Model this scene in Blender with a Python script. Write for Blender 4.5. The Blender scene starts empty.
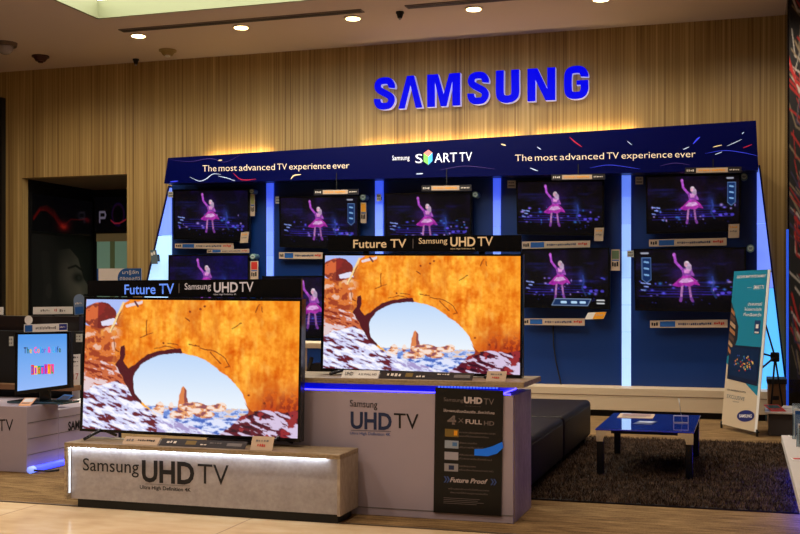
import bpy, bmesh, math, random
import numpy as np
from mathutils import Vector
random.seed(7)
SC = bpy.context.scene
COL = SC.collection
FPX, YAW, EYE = 1100.0, math.radians(17.4), 1.4
SN, CS = math.sin(YAW), math.cos(YAW)

# ------------------------------------------------------------------ measuring
def ray(px, py):
    a = (px-400)/FPX
    return Vector((-SN+a*CS, CS+a*SN, (300-py)/FPX))
def PY(px, py, y):                       # point on the vertical plane Y = y
    D = ray(px, py); t = y/D.y
    return Vector((D.x*t, y, EYE+D.z*t))
def PZ(px, py, z):                       # point on the level z
    D = ray(px, py); t = (z-EYE)/D.z
    return Vector((D.x*t, D.y*t, z))
def PX(px, py, x):
    D = ray(px, py); t = x/D.x
    return Vector((x, D.y*t, EYE+D.z*t))
def QY(y, *pts): return [PY(px, py, y) for px, py in pts]
def rectY(y, x0, y0, x1, y1): return QY(y, (x0, y0), (x1, y0), (x1, y1), (x0, y1))

# ------------------------------------------------------------------ materials
def lin(c):
    return tuple(((v/255)/12.92 if v/255 <= .04045 else ((v/255+.055)/1.055)**2.4) for v in c)
MATS = {}
def mat(name, rgb, rough=.5, metal=0, emit=None, es=1.0, coat=0, trans=0, alpha=1, bump=0, bscale=60, var=0, ior=1.45):
    if name in MATS: return MATS[name]
    m = bpy.data.materials.new(name); m.use_nodes = True
    nt = m.node_tree; b = nt.nodes['Principled BSDF']
    c = (*lin(rgb), 1)
    b.inputs['Base Color'].default_value = c
    b.inputs['Roughness'].default_value = rough
    b.inputs['Metallic'].default_value = metal
    b.inputs['Coat Weight'].default_value = coat
    b.inputs['Transmission Weight'].default_value = trans
    b.inputs['Alpha'].default_value = alpha
    b.inputs['IOR'].default_value = ior
    if emit is not None:
        b.inputs['Emission Color'].default_value = (*lin(emit), 1)
        b.inputs['Emission Strength'].default_value = es
    if bump or var:
        tc = nt.nodes.new('ShaderNodeTexCoord'); n = nt.nodes.new('ShaderNodeTexNoise')
        n.inputs['Scale'].default_value = bscale; n.inputs['Detail'].default_value = 4
        nt.links.new(tc.outputs['Object'], n.inputs['Vector'])
        if bump:
            bp = nt.nodes.new('ShaderNodeBump'); bp.inputs['Strength'].default_value = bump
            bp.inputs['Distance'].default_value = .01
            nt.links.new(n.outputs['Fac'], bp.inputs['Height']); nt.links.new(bp.outputs['Normal'], b.inputs['Normal'])
        if var:
            r = nt.nodes.new('ShaderNodeMapRange')
            r.inputs['To Min'].default_value = 1-var; r.inputs['To Max'].default_value = 1+var
            mx = nt.nodes.new('ShaderNodeVectorMath'); mx.operation = 'SCALE'
            mx.inputs[0].default_value = c[:3]
            nt.links.new(n.outputs['Fac'], r.inputs['Value']); nt.links.new(r.outputs['Result'], mx.inputs['Scale'])
            nt.links.new(mx.outputs[0], b.inputs['Base Color'])
    MATS[name] = m
    return m
def ramp_mat(name, stops, layers, rough=.5, bump=0, coat=0, spec=.5):
    """sum of stretched noises through a colour ramp; layers = [((sx,sy,sz), scale, weight)]"""
    m = bpy.data.materials.new(name); m.use_nodes = True
    nt = m.node_tree; b = nt.nodes['Principled BSDF']; L = nt.links
    b.inputs['Roughness'].default_value = rough; b.inputs['Coat Weight'].default_value = coat
    b.inputs['Specular IOR Level'].default_value = spec
    tc = nt.nodes.new('ShaderNodeTexCoord'); acc = None
    for st, sc, w in layers:
        mp = nt.nodes.new('ShaderNodeMapping'); mp.inputs['Scale'].default_value = st
        n = nt.nodes.new('ShaderNodeTexNoise'); n.inputs['Scale'].default_value = sc; n.inputs['Detail'].default_value = 3
        L.new(tc.outputs['Object'], mp.inputs['Vector']); L.new(mp.outputs[0], n.inputs['Vector'])
        ml = nt.nodes.new('ShaderNodeMath'); ml.operation = 'MULTIPLY'; ml.inputs[1].default_value = w
        L.new(n.outputs['Fac'], ml.inputs[0])
        if acc is None: acc = ml.outputs[0]
        else:
            ad = nt.nodes.new('ShaderNodeMath'); L.new(acc, ad.inputs[0]); L.new(ml.outputs[0], ad.inputs[1]); acc = ad.outputs[0]
    r = nt.nodes.new('ShaderNodeValToRGB'); e = r.color_ramp.elements
    while len(e) < len(stops): e.new(.5)
    for k, (p, c) in enumerate(stops): e[k].position = p; e[k].color = (*lin(c), 1)
    L.new(acc, r.inputs['Fac']); L.new(r.outputs['Color'], b.inputs['Base Color'])
    if bump:
        bp = nt.nodes.new('ShaderNodeBump'); bp.inputs['Strength'].default_value = bump; bp.inputs['Distance'].default_value = .004
        L.new(acc, bp.inputs['Height']); L.new(bp.outputs['Normal'], b.inputs['Normal'])
    MATS[name] = m
    return m
def vc_mat(name, emission, rough=.15):
    m = bpy.data.materials.new(name); m.use_nodes = True
    nt = m.node_tree; b = nt.nodes['Principled BSDF']
    a = nt.nodes.new('ShaderNodeAttribute'); a.attribute_name = 'picture'
    b.inputs['Roughness'].default_value = rough
    if emission:
        b.inputs['Base Color'].default_value = (.004, .004, .004, 1)
        nt.links.new(a.outputs['Color'], b.inputs['Emission Color']); b.inputs['Emission Strength'].default_value = emission
    else:
        nt.links.new(a.outputs['Color'], b.inputs['Base Color'])
    MATS[name] = m
    return m

wood = ramp_mat('wood_wall', [(.36, (104, 76, 40)), (.44, (146, 115, 66)), (.54, (176, 145, 90)), (.64, (204, 174, 118))],
                [((1, 1, .008), 30, .45), ((1, 1, .006), 75, .30), ((1, 1, .008), 3.5, .25)], rough=.45)
carpet = ramp_mat('carpet', [(.35, (78, 58, 36)), (.5, (122, 96, 64)), (.65, (158, 128, 88))],
                  [((.12, 1, 1), 42, .5), ((1, 1, 1), 110, .3), ((.3, 1, 1), 7, .2)], rough=.95, bump=.3, spec=.1)
tile = ramp_mat('tile', [(.35, (214, 182, 140)), (.5, (232, 202, 160)), (.65, (242, 218, 180))],
                [((1, 1, 1), 2.5, .6), ((.3, 1, 1), 9, .4)], rough=.16)
kraft = ramp_mat('light_wood', [(.35, (120, 100, 76)), (.5, (150, 130, 102)), (.65, (172, 152, 124))],
                 [((.2, 1, 4), 18, .6), ((1, 1, 1), 60, .4)], rough=.45)
concrete = ramp_mat('grey_laminate', [(.35, (150, 142, 142)), (.5, (160, 152, 152)), (.65, (170, 162, 162))],
                    [((1, 1, 1), 9, .5), ((1, 1, 1), 45, .5)], rough=.45)
concrete_w = ramp_mat('warm_laminate', [(.35, (138, 122, 108)), (.5, (160, 144, 128)), (.65, (178, 162, 146))],
                    [((1, 1, .2), 14, .5), ((1, 1, .3), 70, .5)], rough=.5)
white = mat('white_paint', (205, 196, 190), .45)
lilac = mat('lilac_laminate', (168, 154, 166), .4)
cream = mat('cream_paint', (208, 186, 156), .45)
ceilm = mat('ceiling_paint', (206, 188, 176), .8)
black = mat('black_plastic', (12, 12, 14), .22)
matblack = mat('matt_black', (14, 13, 14), .6)
darkgrey = mat('dark_grey', (40, 38, 38), .5)
housing = mat('tv_housing', (18, 18, 20), .35)
silver = mat('brushed_metal', (150, 150, 155), .3, metal=1)
chrome = mat('chrome', (215, 212, 208), .15, metal=1)
navy = mat('navy_gloss', (6, 10, 62), .12, coat=.3)
bluep = mat('blue_board', (0, 46, 112), .42)
headm = mat('header_board', (2, 6, 66), .3)
leather = mat('leather', (24, 15, 13), .46, bump=.25, bscale=260)
glassm = mat('clear_glass', (235, 245, 250), .03, trans=1)
acryl = mat('acrylic', (225, 240, 250), .08, trans=.9)
paper = mat('paper', (196, 170, 146), .6)
wpaper = mat('white_paper', (228, 224, 220), .6)
dpaper = mat('dark_paper', (34, 30, 34), .4)
bpaper = mat('blue_paper', (22, 84, 158), .5)
teal = mat('teal_print', (10, 128, 158), .5)
ink = mat('black_ink', (16, 14, 20), .5)
nink = mat('navy_ink', (30, 44, 82), .5)
gink = mat('grey_ink', (110, 104, 104), .5)
wink = mat('white_ink', (225, 215, 205), .5)
orange = mat('orange_paper', (240, 160, 20), .6)
redp = mat('red_paper', (190, 40, 30), .6)
boxbrown = mat('brown_box', (120, 84, 54), .7)
SCREEN = vc_mat('screen_bright', 1.0, .2)
SCREEN2 = vc_mat('screen_dark', 1.0, .1)
PRINT = vc_mat('poster_print', 0, .75)

# ------------------------------------------------------------------ objects
WL = {}
def tag(o, label=None, cat=None, group=None, kind=None):
    if label: o['label'] = label
    if cat: o['category'] = cat
    if group: o['group'] = group
    if kind: o['kind'] = kind
    return o
def thing(name, loc, label, cat, group=None):
    o = bpy.data.objects.new(name, None); COL.objects.link(o); o.empty_display_size = .05
    o.location = loc; WL[o] = Vector(loc)
    return tag(o, label, cat, group)
def link(name, me, parent=None, origin=None):
    """me carries world coordinates; re-origin it"""
    n = len(me.vertices); a = np.empty(n*3); me.vertices.foreach_get('co', a); a = a.reshape(-1, 3)
    if parent is not None: base = WL[parent]
    elif origin is not None: base = Vector(origin)
    else:
        mn, mx = a.min(0), a.max(0); base = Vector(((mn[0]+mx[0])/2, (mn[1]+mx[1])/2, mn[2]))
    a = a-np.array(base); me.vertices.foreach_set('co', a.ravel()); me.update()
    o = bpy.data.objects.new(name, me); COL.objects.link(o)
    WL[o] = base
    if parent is None: o.location = base
    else: o.parent = parent
    return o
def mk(name, verts, faces, m, parent=None, bevel=0, seg=2, smooth=False, kind=None, origin=None):
    me = bpy.data.meshes.new(name)
    me.from_pydata([tuple(v) for v in verts], [], faces)
    bm = bmesh.new(); bm.from_mesh(me)
    bmesh.ops.recalc_face_normals(bm, faces=bm.faces)
    if bevel:
        bmesh.ops.bevel(bm, geom=[e for e in bm.edges if len(e.link_faces) == 2 and e.calc_face_angle() > .3], offset=bevel, segments=seg, affect='EDGES', profile=.5)
    if smooth:
        for f in bm.faces: f.smooth = True
    bm.to_mesh(me); bm.free()
    if isinstance(m, (list, tuple)):
        for x in m: me.materials.append(x)
    else: me.materials.append(m)
    o = link(name, me, parent, origin)
    if kind: o['kind'] = kind
    return o
BF = [(0, 1, 2, 3), (7, 6, 5, 4), (0, 4, 5, 1), (1, 5, 6, 2), (2, 6, 7, 3), (3, 7, 4, 0)]
def boxv(x0, y0, z0, x1, y1, z1):
    return [(x0, y0, z0), (x1, y0, z0), (x1, y1, z0), (x0, y1, z0), (x0, y0, z1), (x1, y0, z1), (x1, y1, z1), (x0, y1, z1)]
def box(name, a, b, m, parent=None, bevel=.004, **k):
    return mk(name, boxv(*a, *b), BF, m, parent, bevel, **k)
def boxes(name, lst, m, parent=None, bevel=0, **k):
    V, F = [], []
    for a, b in lst:
        n = len(V); V += boxv(*a, *b); F += [tuple(i+n for i in f) for f in BF]
    return mk(name, V, F, m, parent, bevel, **k)
def nrm(q): return (q[3]-q[0]).cross(q[1]-q[0]).normalized()     # towards the viewer (q = TL TR BR BL)
def off(q, d):
    n = nrm(q); return [p+n*d for p in q]
def slab(name, q, t, m, parent=None, bevel=0, **k):
    n = nrm(q); V = list(q)+[p-n*t for p in q]
    return mk(name, V, BF, m, parent, bevel, **k)
def bil(q, u, v):                         # v down
    return (q[0]*(1-u)+q[1]*u)*(1-v)+(q[3]*(1-u)+q[2]*u)*v
def sub(q, u0, v0, u1, v1): return [bil(q, u0, v0), bil(q, u1, v0), bil(q, u1, v1), bil(q, u0, v1)]
def frame(name, q, qi, t, m, parent):
    n = nrm(q); V = list(q)+list(qi)+[p-n*t for p in q]+[p-n*t*.6 for p in qi]; F = []
    for i in range(4):
        j = (i+1) % 4
        F += [(i, j, 4+j, 4+i), (8+i, 8+j, j, i), (4+i, 4+j, 12+j, 12+i), (12+i, 12+j, 8+j, 8+i)]
    return mk(name, V, F, m, parent)
def poly(name, pts, t, m, parent=None, **k):
    """front polygon (seen by viewer) with thickness t towards +Y"""
    n = len(pts); V = list(pts)+[p+Vector((0, t, 0)) for p in pts]
    F = [tuple(range(n)), tuple(range(2*n-1, n-1, -1))]+[(i, (i+1) % n, n+(i+1) % n, n+i) for i in range(n)]
    return mk(name, V, F, m, parent, **k)
def tube(name, pts, r, m, parent=None, n=8, **k):
    V, F = [], []; pts = [Vector(p) for p in pts]
    for i, p in enumerate(pts):
        d = (pts[min(i+1, len(pts)-1)]-pts[max(i-1, 0)]).normalized()
        u = d.cross(Vector((0, 0, 1)))
        if u.length < .05: u = d.cross(Vector((1, 0, 0)))
        u.normalize(); w = d.cross(u)
        rr = r[i] if isinstance(r, (list, tuple)) else r
        V += [p+(u*math.cos(2*math.pi*j/n)+w*math.sin(2*math.pi*j/n))*rr for j in range(n)]
    for i in range(len(pts)-1):
        for j in range(n): F.append((i*n+j, i*n+(j+1) % n, (i+1)*n+(j+1) % n, (i+1)*n+j))
    F += [tuple(range(n)), tuple(range(len(V)-1, len(V)-n-1, -1))]
    return mk(name, V, F, m, parent, smooth=True, **k)
def disc(name, c, r0, r1, z0, z1, m, parent=None, n=32, **k):      # vertical-axis frustum
    V = [(c[0]+r0*math.cos(2*math.pi*i/n), c[1]+r0*math.sin(2*math.pi*i/n), z0) for i in range(n)]
    V += [(c[0]+r1*math.cos(2*math.pi*i/n), c[1]+r1*math.sin(2*math.pi*i/n), z1) for i in range(n)]
    return mk(name, V, [tuple(range(n)), tuple(range(2*n-1, n-1, -1))]+[(i, (i+1) % n, n+(i+1) % n, n+i) for i in range(n)], m, parent, **k)
def text(name, s, q, m, parent=None, bold=0., shear=0., lift=.002, xh=False, label=None):
    """q = TL TR BR BL of the capital-height box"""
    cu = bpy.data.curves.new('t', 'FONT'); cu.body = s; cu.offset = bold; cu.shear = shear; cu.resolution_u = 3
    o = bpy.data.objects.new('t', cu); COL.objects.link(o)
    dg = bpy.context.evaluated_depsgraph_get(); me = bpy.data.meshes.new_from_object(o.evaluated_get(dg))
    bpy.data.objects.remove(o); bpy.data.curves.remove(cu)
    n = len(me.vertices)
    if n == 0: return None
    a = np.empty(n*3); me.vertices.foreach_get('co', a); a = a.reshape(-1, 3)
    x0, x1 = a[:, 0].min(), a[:, 0].max(); cap = .70+bold
    if xh: cap = a[:, 1].max()
    q = off(q, lift); Q = [np.array(p) for p in q]
    u = ((a[:, 0]-x0)/(x1-x0))[:, None]; v = (1-a[:, 1]/cap)[:, None]
    w = (Q[0]*(1-u)+Q[1]*u)*(1-v)+(Q[3]*(1-u)+Q[2]*u)*v
    me.vertices.foreach_set('co', w.ravel()); me.materials.clear(); me.materials.append(m)
    o = link(name, me, parent)
    if label: o['label'] = label
    return o
def ell(name, q, m, parent=None, lift=.003, n=28, t=.002, **k):
    q = off(q, lift); nn = nrm(q)
    P = [bil(q, .5+.5*math.cos(2*math.pi*i/n), .5+.5*math.sin(2*math.pi*i/n)) for i in range(n)]
    V = P+[p-nn*t for p in P]
    return mk(name, V, [tuple(range(n)), tuple(range(2*n-1, n-1, -1))]+[(i, (i+1) % n, n+(i+1) % n, n+i) for i in range(n)], m, parent, **k)
def flats(name, q, rects, m, parent=None, lift=.002):
    q = off(q, lift); V, F = [], []
    for u0, v0, u1, v1 in rects:
        n = len(V); V += sub(q, u0, v0, u1, v1); F.append((n, n+1, n+2, n+3))
    return mk(name, V, F, m, parent)

# ------------------------------------------------------------------ pictures
def vnoise(x, y, seed=0):
    xi, yi = np.floor(x).astype(int), np.floor(y).astype(int); fx, fy = x-xi, y-yi
    fx, fy = fx*fx*(3-2*fx), fy*fy*(3-2*fy)
    def h(i, j):
        v = np.sin(i*127.1+j*311.7+seed*74.7)*43758.5453
        return v-np.floor(v)
    return (h(xi, yi)*(1-fx)+h(xi+1, yi)*fx)*(1-fy)+(h(xi, yi+1)*(1-fx)+h(xi+1, yi+1)*fx)*fy
def fbm(x, y, seed=0, o=4):
    s, a, t = 0, .5, 0
    for k in range(o): s = s+a*vnoise(x, y, seed+k); t += a; a *= .5; x = x*2.03; y = y*2.03
    return s/t
class Canvas:
    def __init__(s, w, h, bg, asp=1.72, jit=0, ss=2):
        s.w, s.h, s.ss = w, h, ss
        u = (np.arange(w*ss)+.5)/(w*ss); v = (np.arange(h*ss)+.5)/(h*ss)
        s.U, s.V = np.meshgrid(u, v); s.asp = asp
        s.C = np.empty(s.U.shape+(3,)); s.C[:] = np.array(bg, float)
        s.u, s.v = s.U, s.V
        if jit:
            s.u = s.U+(fbm(s.U*asp*22, s.V*22, 5)-.5)*jit/asp; s.v = s.V+(fbm(s.U*asp*22, s.V*22, 9)-.5)*jit
    def mask(s, pts):
        r = np.zeros(s.U.shape, bool); n = len(pts)
        for i in range(n):
            (x0, y0), (x1, y1) = pts[i], pts[(i+1) % n]
            if y0 == y1: continue
            r ^= ((s.v > y0) != (s.v > y1)) & (s.u < (x1-x0)*(s.v-y0)/(y1-y0)+x0)
        return r
    def put(s, m, col, a=1.):
        m = (m.astype(float)*a)[..., None]; s.C = s.C*(1-m)+np.asarray(col, float)*m
    def poly(s, pts, col, a=1.): s.put(s.mask(pts), col, a)
    def em(s, cx, cy, rx, ry, rot=0):
        x, y = (s.u-cx)*s.asp, s.v-cy; c, k = math.cos(rot), math.sin(rot)
        return ((x*c+y*k)/(rx*s.asp))**2+((y*c-x*k)/ry)**2
    def ell(s, cx, cy, rx, ry, col, rot=0, a=1.): s.put(s.em(cx, cy, rx, ry, rot) < 1, col, a)
    def glow(s, cx, cy, rx, ry, col, a=1.): s.put(np.exp(-2*s.em(cx, cy, rx, ry)), col, a)
    def line(s, pts, w, col, a=1.):
        d = np.full(s.U.shape, 9.)
        for (x0, y0), (x1, y1) in zip(pts[:-1], pts[1:]):
            ax, ay, bx, by = x0*s.asp, y0, x1*s.asp, y1
            L = (bx-ax)**2+(by-ay)**2+1e-12
            t = np.clip(((s.u*s.asp-ax)*(bx-ax)+(s.v-ay)*(by-ay))/L, 0, 1)
            d = np.minimum(d, np.hypot(s.u*s.asp-ax-t*(bx-ax), s.v-ay-t*(by-ay)))
        s.put(d < w, col, a)
    def out(s):
        c = np.clip(s.C, 0, 255)/255; c = np.where(c <= .04045, c/12.92, ((c+.055)/1.055)**2.4)
        return c.reshape(s.h, s.ss, s.w, s.ss, 3).mean((1, 3))
def picture(name, q, img, m, parent=None, lift=0.):
    h, w = img.shape[:2]; q = [np.array(p) for p in off(q, lift)]
    # one quad per pixel block, smooth between: vertices at pixel centres stretched to the edges
    u = np.linspace(0, 1, w)[None, :, None]; v = np.linspace(0, 1, h)[:, None, None]
    P = ((q[0]*(1-u)+q[1]*u)*(1-v)+(q[3]*(1-u)+q[2]*u)*v).reshape(-1, 3)
    me = bpy.data.meshes.new(name); idx = np.arange(w*h).reshape(h, w)
    F = np.stack([idx[:-1, :-1], idx[1:, :-1], idx[1:, 1:], idx[:-1, 1:]], -1).reshape(-1, 4)
    me.vertices.add(w*h); me.vertices.foreach_set('co', P.ravel())
    me.loops.add(F.size); me.loops.foreach_set('vertex_index', F.ravel().astype(np.int32))
    me.polygons.add(len(F)); me.polygons.foreach_set('loop_start', (np.arange(len(F))*4).astype(np.int32))
    me.update(calc_edges=True); me.validate()
    at = me.color_attributes.new('picture', 'FLOAT_COLOR', 'POINT')
    c = np.ones((w*h, 4), np.float32); c[:, :3] = img.reshape(-1, 3); at.data.foreach_set('color', c.ravel())
    me.materials.append(m)
    return link(name, me, parent)

def arch_image():
    c = Canvas(340, 192, (246, 152, 40), 1.74, jit=.016)
    U, V, A = c.U, c.V, c.asp
    # orange rock with vertical weathering
    n1 = fbm(U*60, V*5, 1); n2 = fbm(U*A*9, V*9, 2); n3 = fbm(U*A*45, V*45, 3)
    base = np.array((250., 152, 40))[None, None]+((n1-.5)*64)[..., None]*np.array((.6, 1, .5))+((n2-.5)*110)[..., None]*np.array((.5, 1, .6))
    base = base+((n3-.5)*70)[..., None]*np.array((.6, .9, .7))
    c.C = base
    # darker, redder area at the lower right and left
    c.put(np.clip((V-.52)/.3, 0, 1)*np.clip((U-.72)/.14, 0, 1)*(.55+.45*n2), (176, 44, 16), 1.)
    c.put(np.clip((V-.62)/.15, 0, 1)*np.clip((U-.80)/.08, 0, 1)*(n3 > .5), (120, 28, 22), .6)
    c.put(np.clip((U-.75)/.25, 0, 1)*np.clip(1-V/.6, 0, 1), (236, 130, 16), .5)
    L = np.clip((.19-U)/.05, 0, 1)
    mot = fbm(U*A*16+3, V*22, 11)
    c.put(L, (214, 112, 58), .85); c.put(L*(mot > .56), (150, 55, 35), .8); c.put(L*(mot < .36), (240, 205, 190), .8)
    # highlights and fissures on the rock
    c.put(np.clip(fbm(U*A*14, V*5, 21)-.55, 0, 1)*2, (204, 100, 24), .8)
    c.put(np.clip(.42-fbm(U*A*20, V*12, 23), 0, 1)*2, (255, 196, 96), .8)
    for p in [[(.34, .37), (.39, .35), (.44, .37)], [(.40, .33), (.45, .34)], [(.55, .36), (.62, .38), (.67, .43), (.69, .49), (.67, .50)], [(.60, .39), (.65, .47)],
              [(.70, .21), (.74, .17)], [(.80, .09), (.82, .03)], [(.83, .08), (.83, .05)], [(.27, .29), (.33, .25)], [(.30, .16), (.30, .27)],
              [(.14, .30), (.15, .38), (.17, .40)], [(.50, .33), (.55, .35)], [(.48, .14), (.5, .16)], [(.13, .25), (.17, .1)]]:
        c.line(p, .0035, (110, 44, 20), .8)
    for p in [(.55, .07), (.57, .05), (.50, .09), (.53, .34), (.38, .33), (.78, .70), (.85, .75)]: c.ell(p[0], p[1], .006, .008, (130, 50, 24))
    # sky at the top left, boulder, snow
    c.poly([(0, 0), (.215, 0), (.19, .03), (.165, .09), (.145, .17), (.12, .20), (.06, .22), (0, .2)], (172, 190, 246))
    c.ell(.07, .125, .082, .10, (214, 104, 58)); c.put((c.em(.07, .125, .082, .10) < 1)*(c.u > .06), (128, 34, 36), .85)
    c.put((c.em(.07, .125, .082, .10) < 1)*(mot > .55), (110, 40, 36), .7)
    c.poly([(.075, .17), (.14, .145), (.155, .19), (.12, .2), (.08, .2)], (226, 222, 244))
    c.line([(.185, .03), (.165, .09), (.145, .17), (.125, .25)], .008, (250, 214, 150))
    c.line([(.20, .05), (.27, .02)], .012, (232, 216, 220)); c.line([(.24, .015), (.255, .05)], .008, (110, 60, 60))
    # snow-streaked strata, lower left
    st = fbm((U*A*.95+V*.30)*13, (V*.95-U*A*.30)*46, 31, 5)
    lo = c.mask([(0, .47), (.10, .47), (.16, .52), (.21, .63), (.235, .71), (.30, .82), (.40, .885), (.55, .93), (.66, .97), (.68, 1.01), (0, 1.01)])
    c.put(lo, (206, 108, 66)); c.put(lo*(st > .56), (232, 214, 222), .9); c.put(lo*(st < .38), (140, 50, 36))
    lo2 = c.mask([(0, .72), (.05, .67), (.12, .64), (.17, .62), (.22, .68), (.26, .76), (.30, .82), (.40, .885), (.55, .93), (.66, .97), (.68, 1.01), (0, 1.01)])
    c.put(lo2, (216, 218, 248)); c.put(lo2*(st > .60), (250, 248, 255)); c.put(lo2*(st < .46), (158, 140, 196), .8); c.put(lo2*(st < .42)*(U < .36), (104, 32, 44))
    # dark inner flank of the arch
    c.poly([(.178, .36), (.196, .35), (.200, .42), (.188, .47), (.215, .525), (.25, .49), (.30, .42), (.36, .385), (.46, .365), (.47, .40), (.40, .41), (.34, .44), (.28, .49),
            (.275, .55), (.27, .62), (.275, .70), (.285, .79), (.25, .76), (.20, .63), (.165, .53), (.150, .50), (.172, .45)], (84, 26, 34))
    # opening
    hor = .80
    op = [(.24, .60), (.25, .55), (.28, .49), (.32, .445), (.37, .415), (.43, .40), (.48, .402), (.54, .42), (.60, .47), (.645, .525), (.70, .585), (.735, .65), (.762, .73), (.78, .81),
          (.78, .90), (.62, .97), (.5, .93), (.38, .87), (.30, .80), (.25, .71)]
    m = c.mask(op); t = np.clip((V-.40)/.42, 0, 1)[..., None]
    c.C = np.where(m[..., None], np.array((190., 216, 250))*(1-t)+np.array((240., 247, 254))*t, c.C)
    ds = fbm(U*A*20, V*50, 41)
    g = m & (c.v > hor)
    c.put(g, (196, 208, 244)); c.put(g*(ds > .56), (228, 196, 176)); c.put(g*(ds < .42), (108, 140, 214))
    c.poly([(.455, .83), (.462, .72), (.472, .66), (.480, .645), (.492, .68), (.500, .74), (.505, .83)], (222, 132, 78)); c.poly([(.482, .66), (.492, .68), (.503, .76), (.503, .82), (.488, .80)], (130, 62, 70), .8)
    for x, y, rx, ry in [(.37, .82, .022, .05), (.355, .84, .02, .03), (.425, .80, .012, .035), (.53, .81, .075, .045), (.58, .85, .05, .03), (.655, .79, .026, .035), (.62, .80, .04, .02), (.47, .86, .05, .03)]:
        k = c.em(x, y, rx, ry) < 1
        c.put(k, (232, 160, 108)); c.put(k*(ds > .55), (248, 226, 214)); c.put(k*(ds < .42), (150, 84, 92))
    k = c.mask([(.30, .80), (.37, .86), (.42, .89), (.55, .89), (.66, .88), (.77, .85), (.77, 1.01), (.66, 1.01), (.50, .93), (.38, .89)])
    c.put(k, (180, 196, 242)); c.put(k*(ds > .52), (226, 230, 252)); c.put(k*(ds < .42), (70, 104, 190))
    # dark stones at the lower right
    k = c.mask([(.70, .93), (.75, .85), (.80, .82), (.86, .80), (.93, .815), (1.01, .79), (1.01, 1.01), (.64, 1.01)])
    c.put(k, (96, 24, 42)); c.put(k*(st > .57), (214, 196, 226)); c.put(k*(st < .40), (52, 16, 34)); c.put(k*(mot > .62), (150, 44, 50))
    c.poly([(.755, .74), (.79, .81), (.81, .83), (.775, .85), (.78, .80)], (150, 56, 30))
    return c.out()
ARCH = arch_image()

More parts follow.
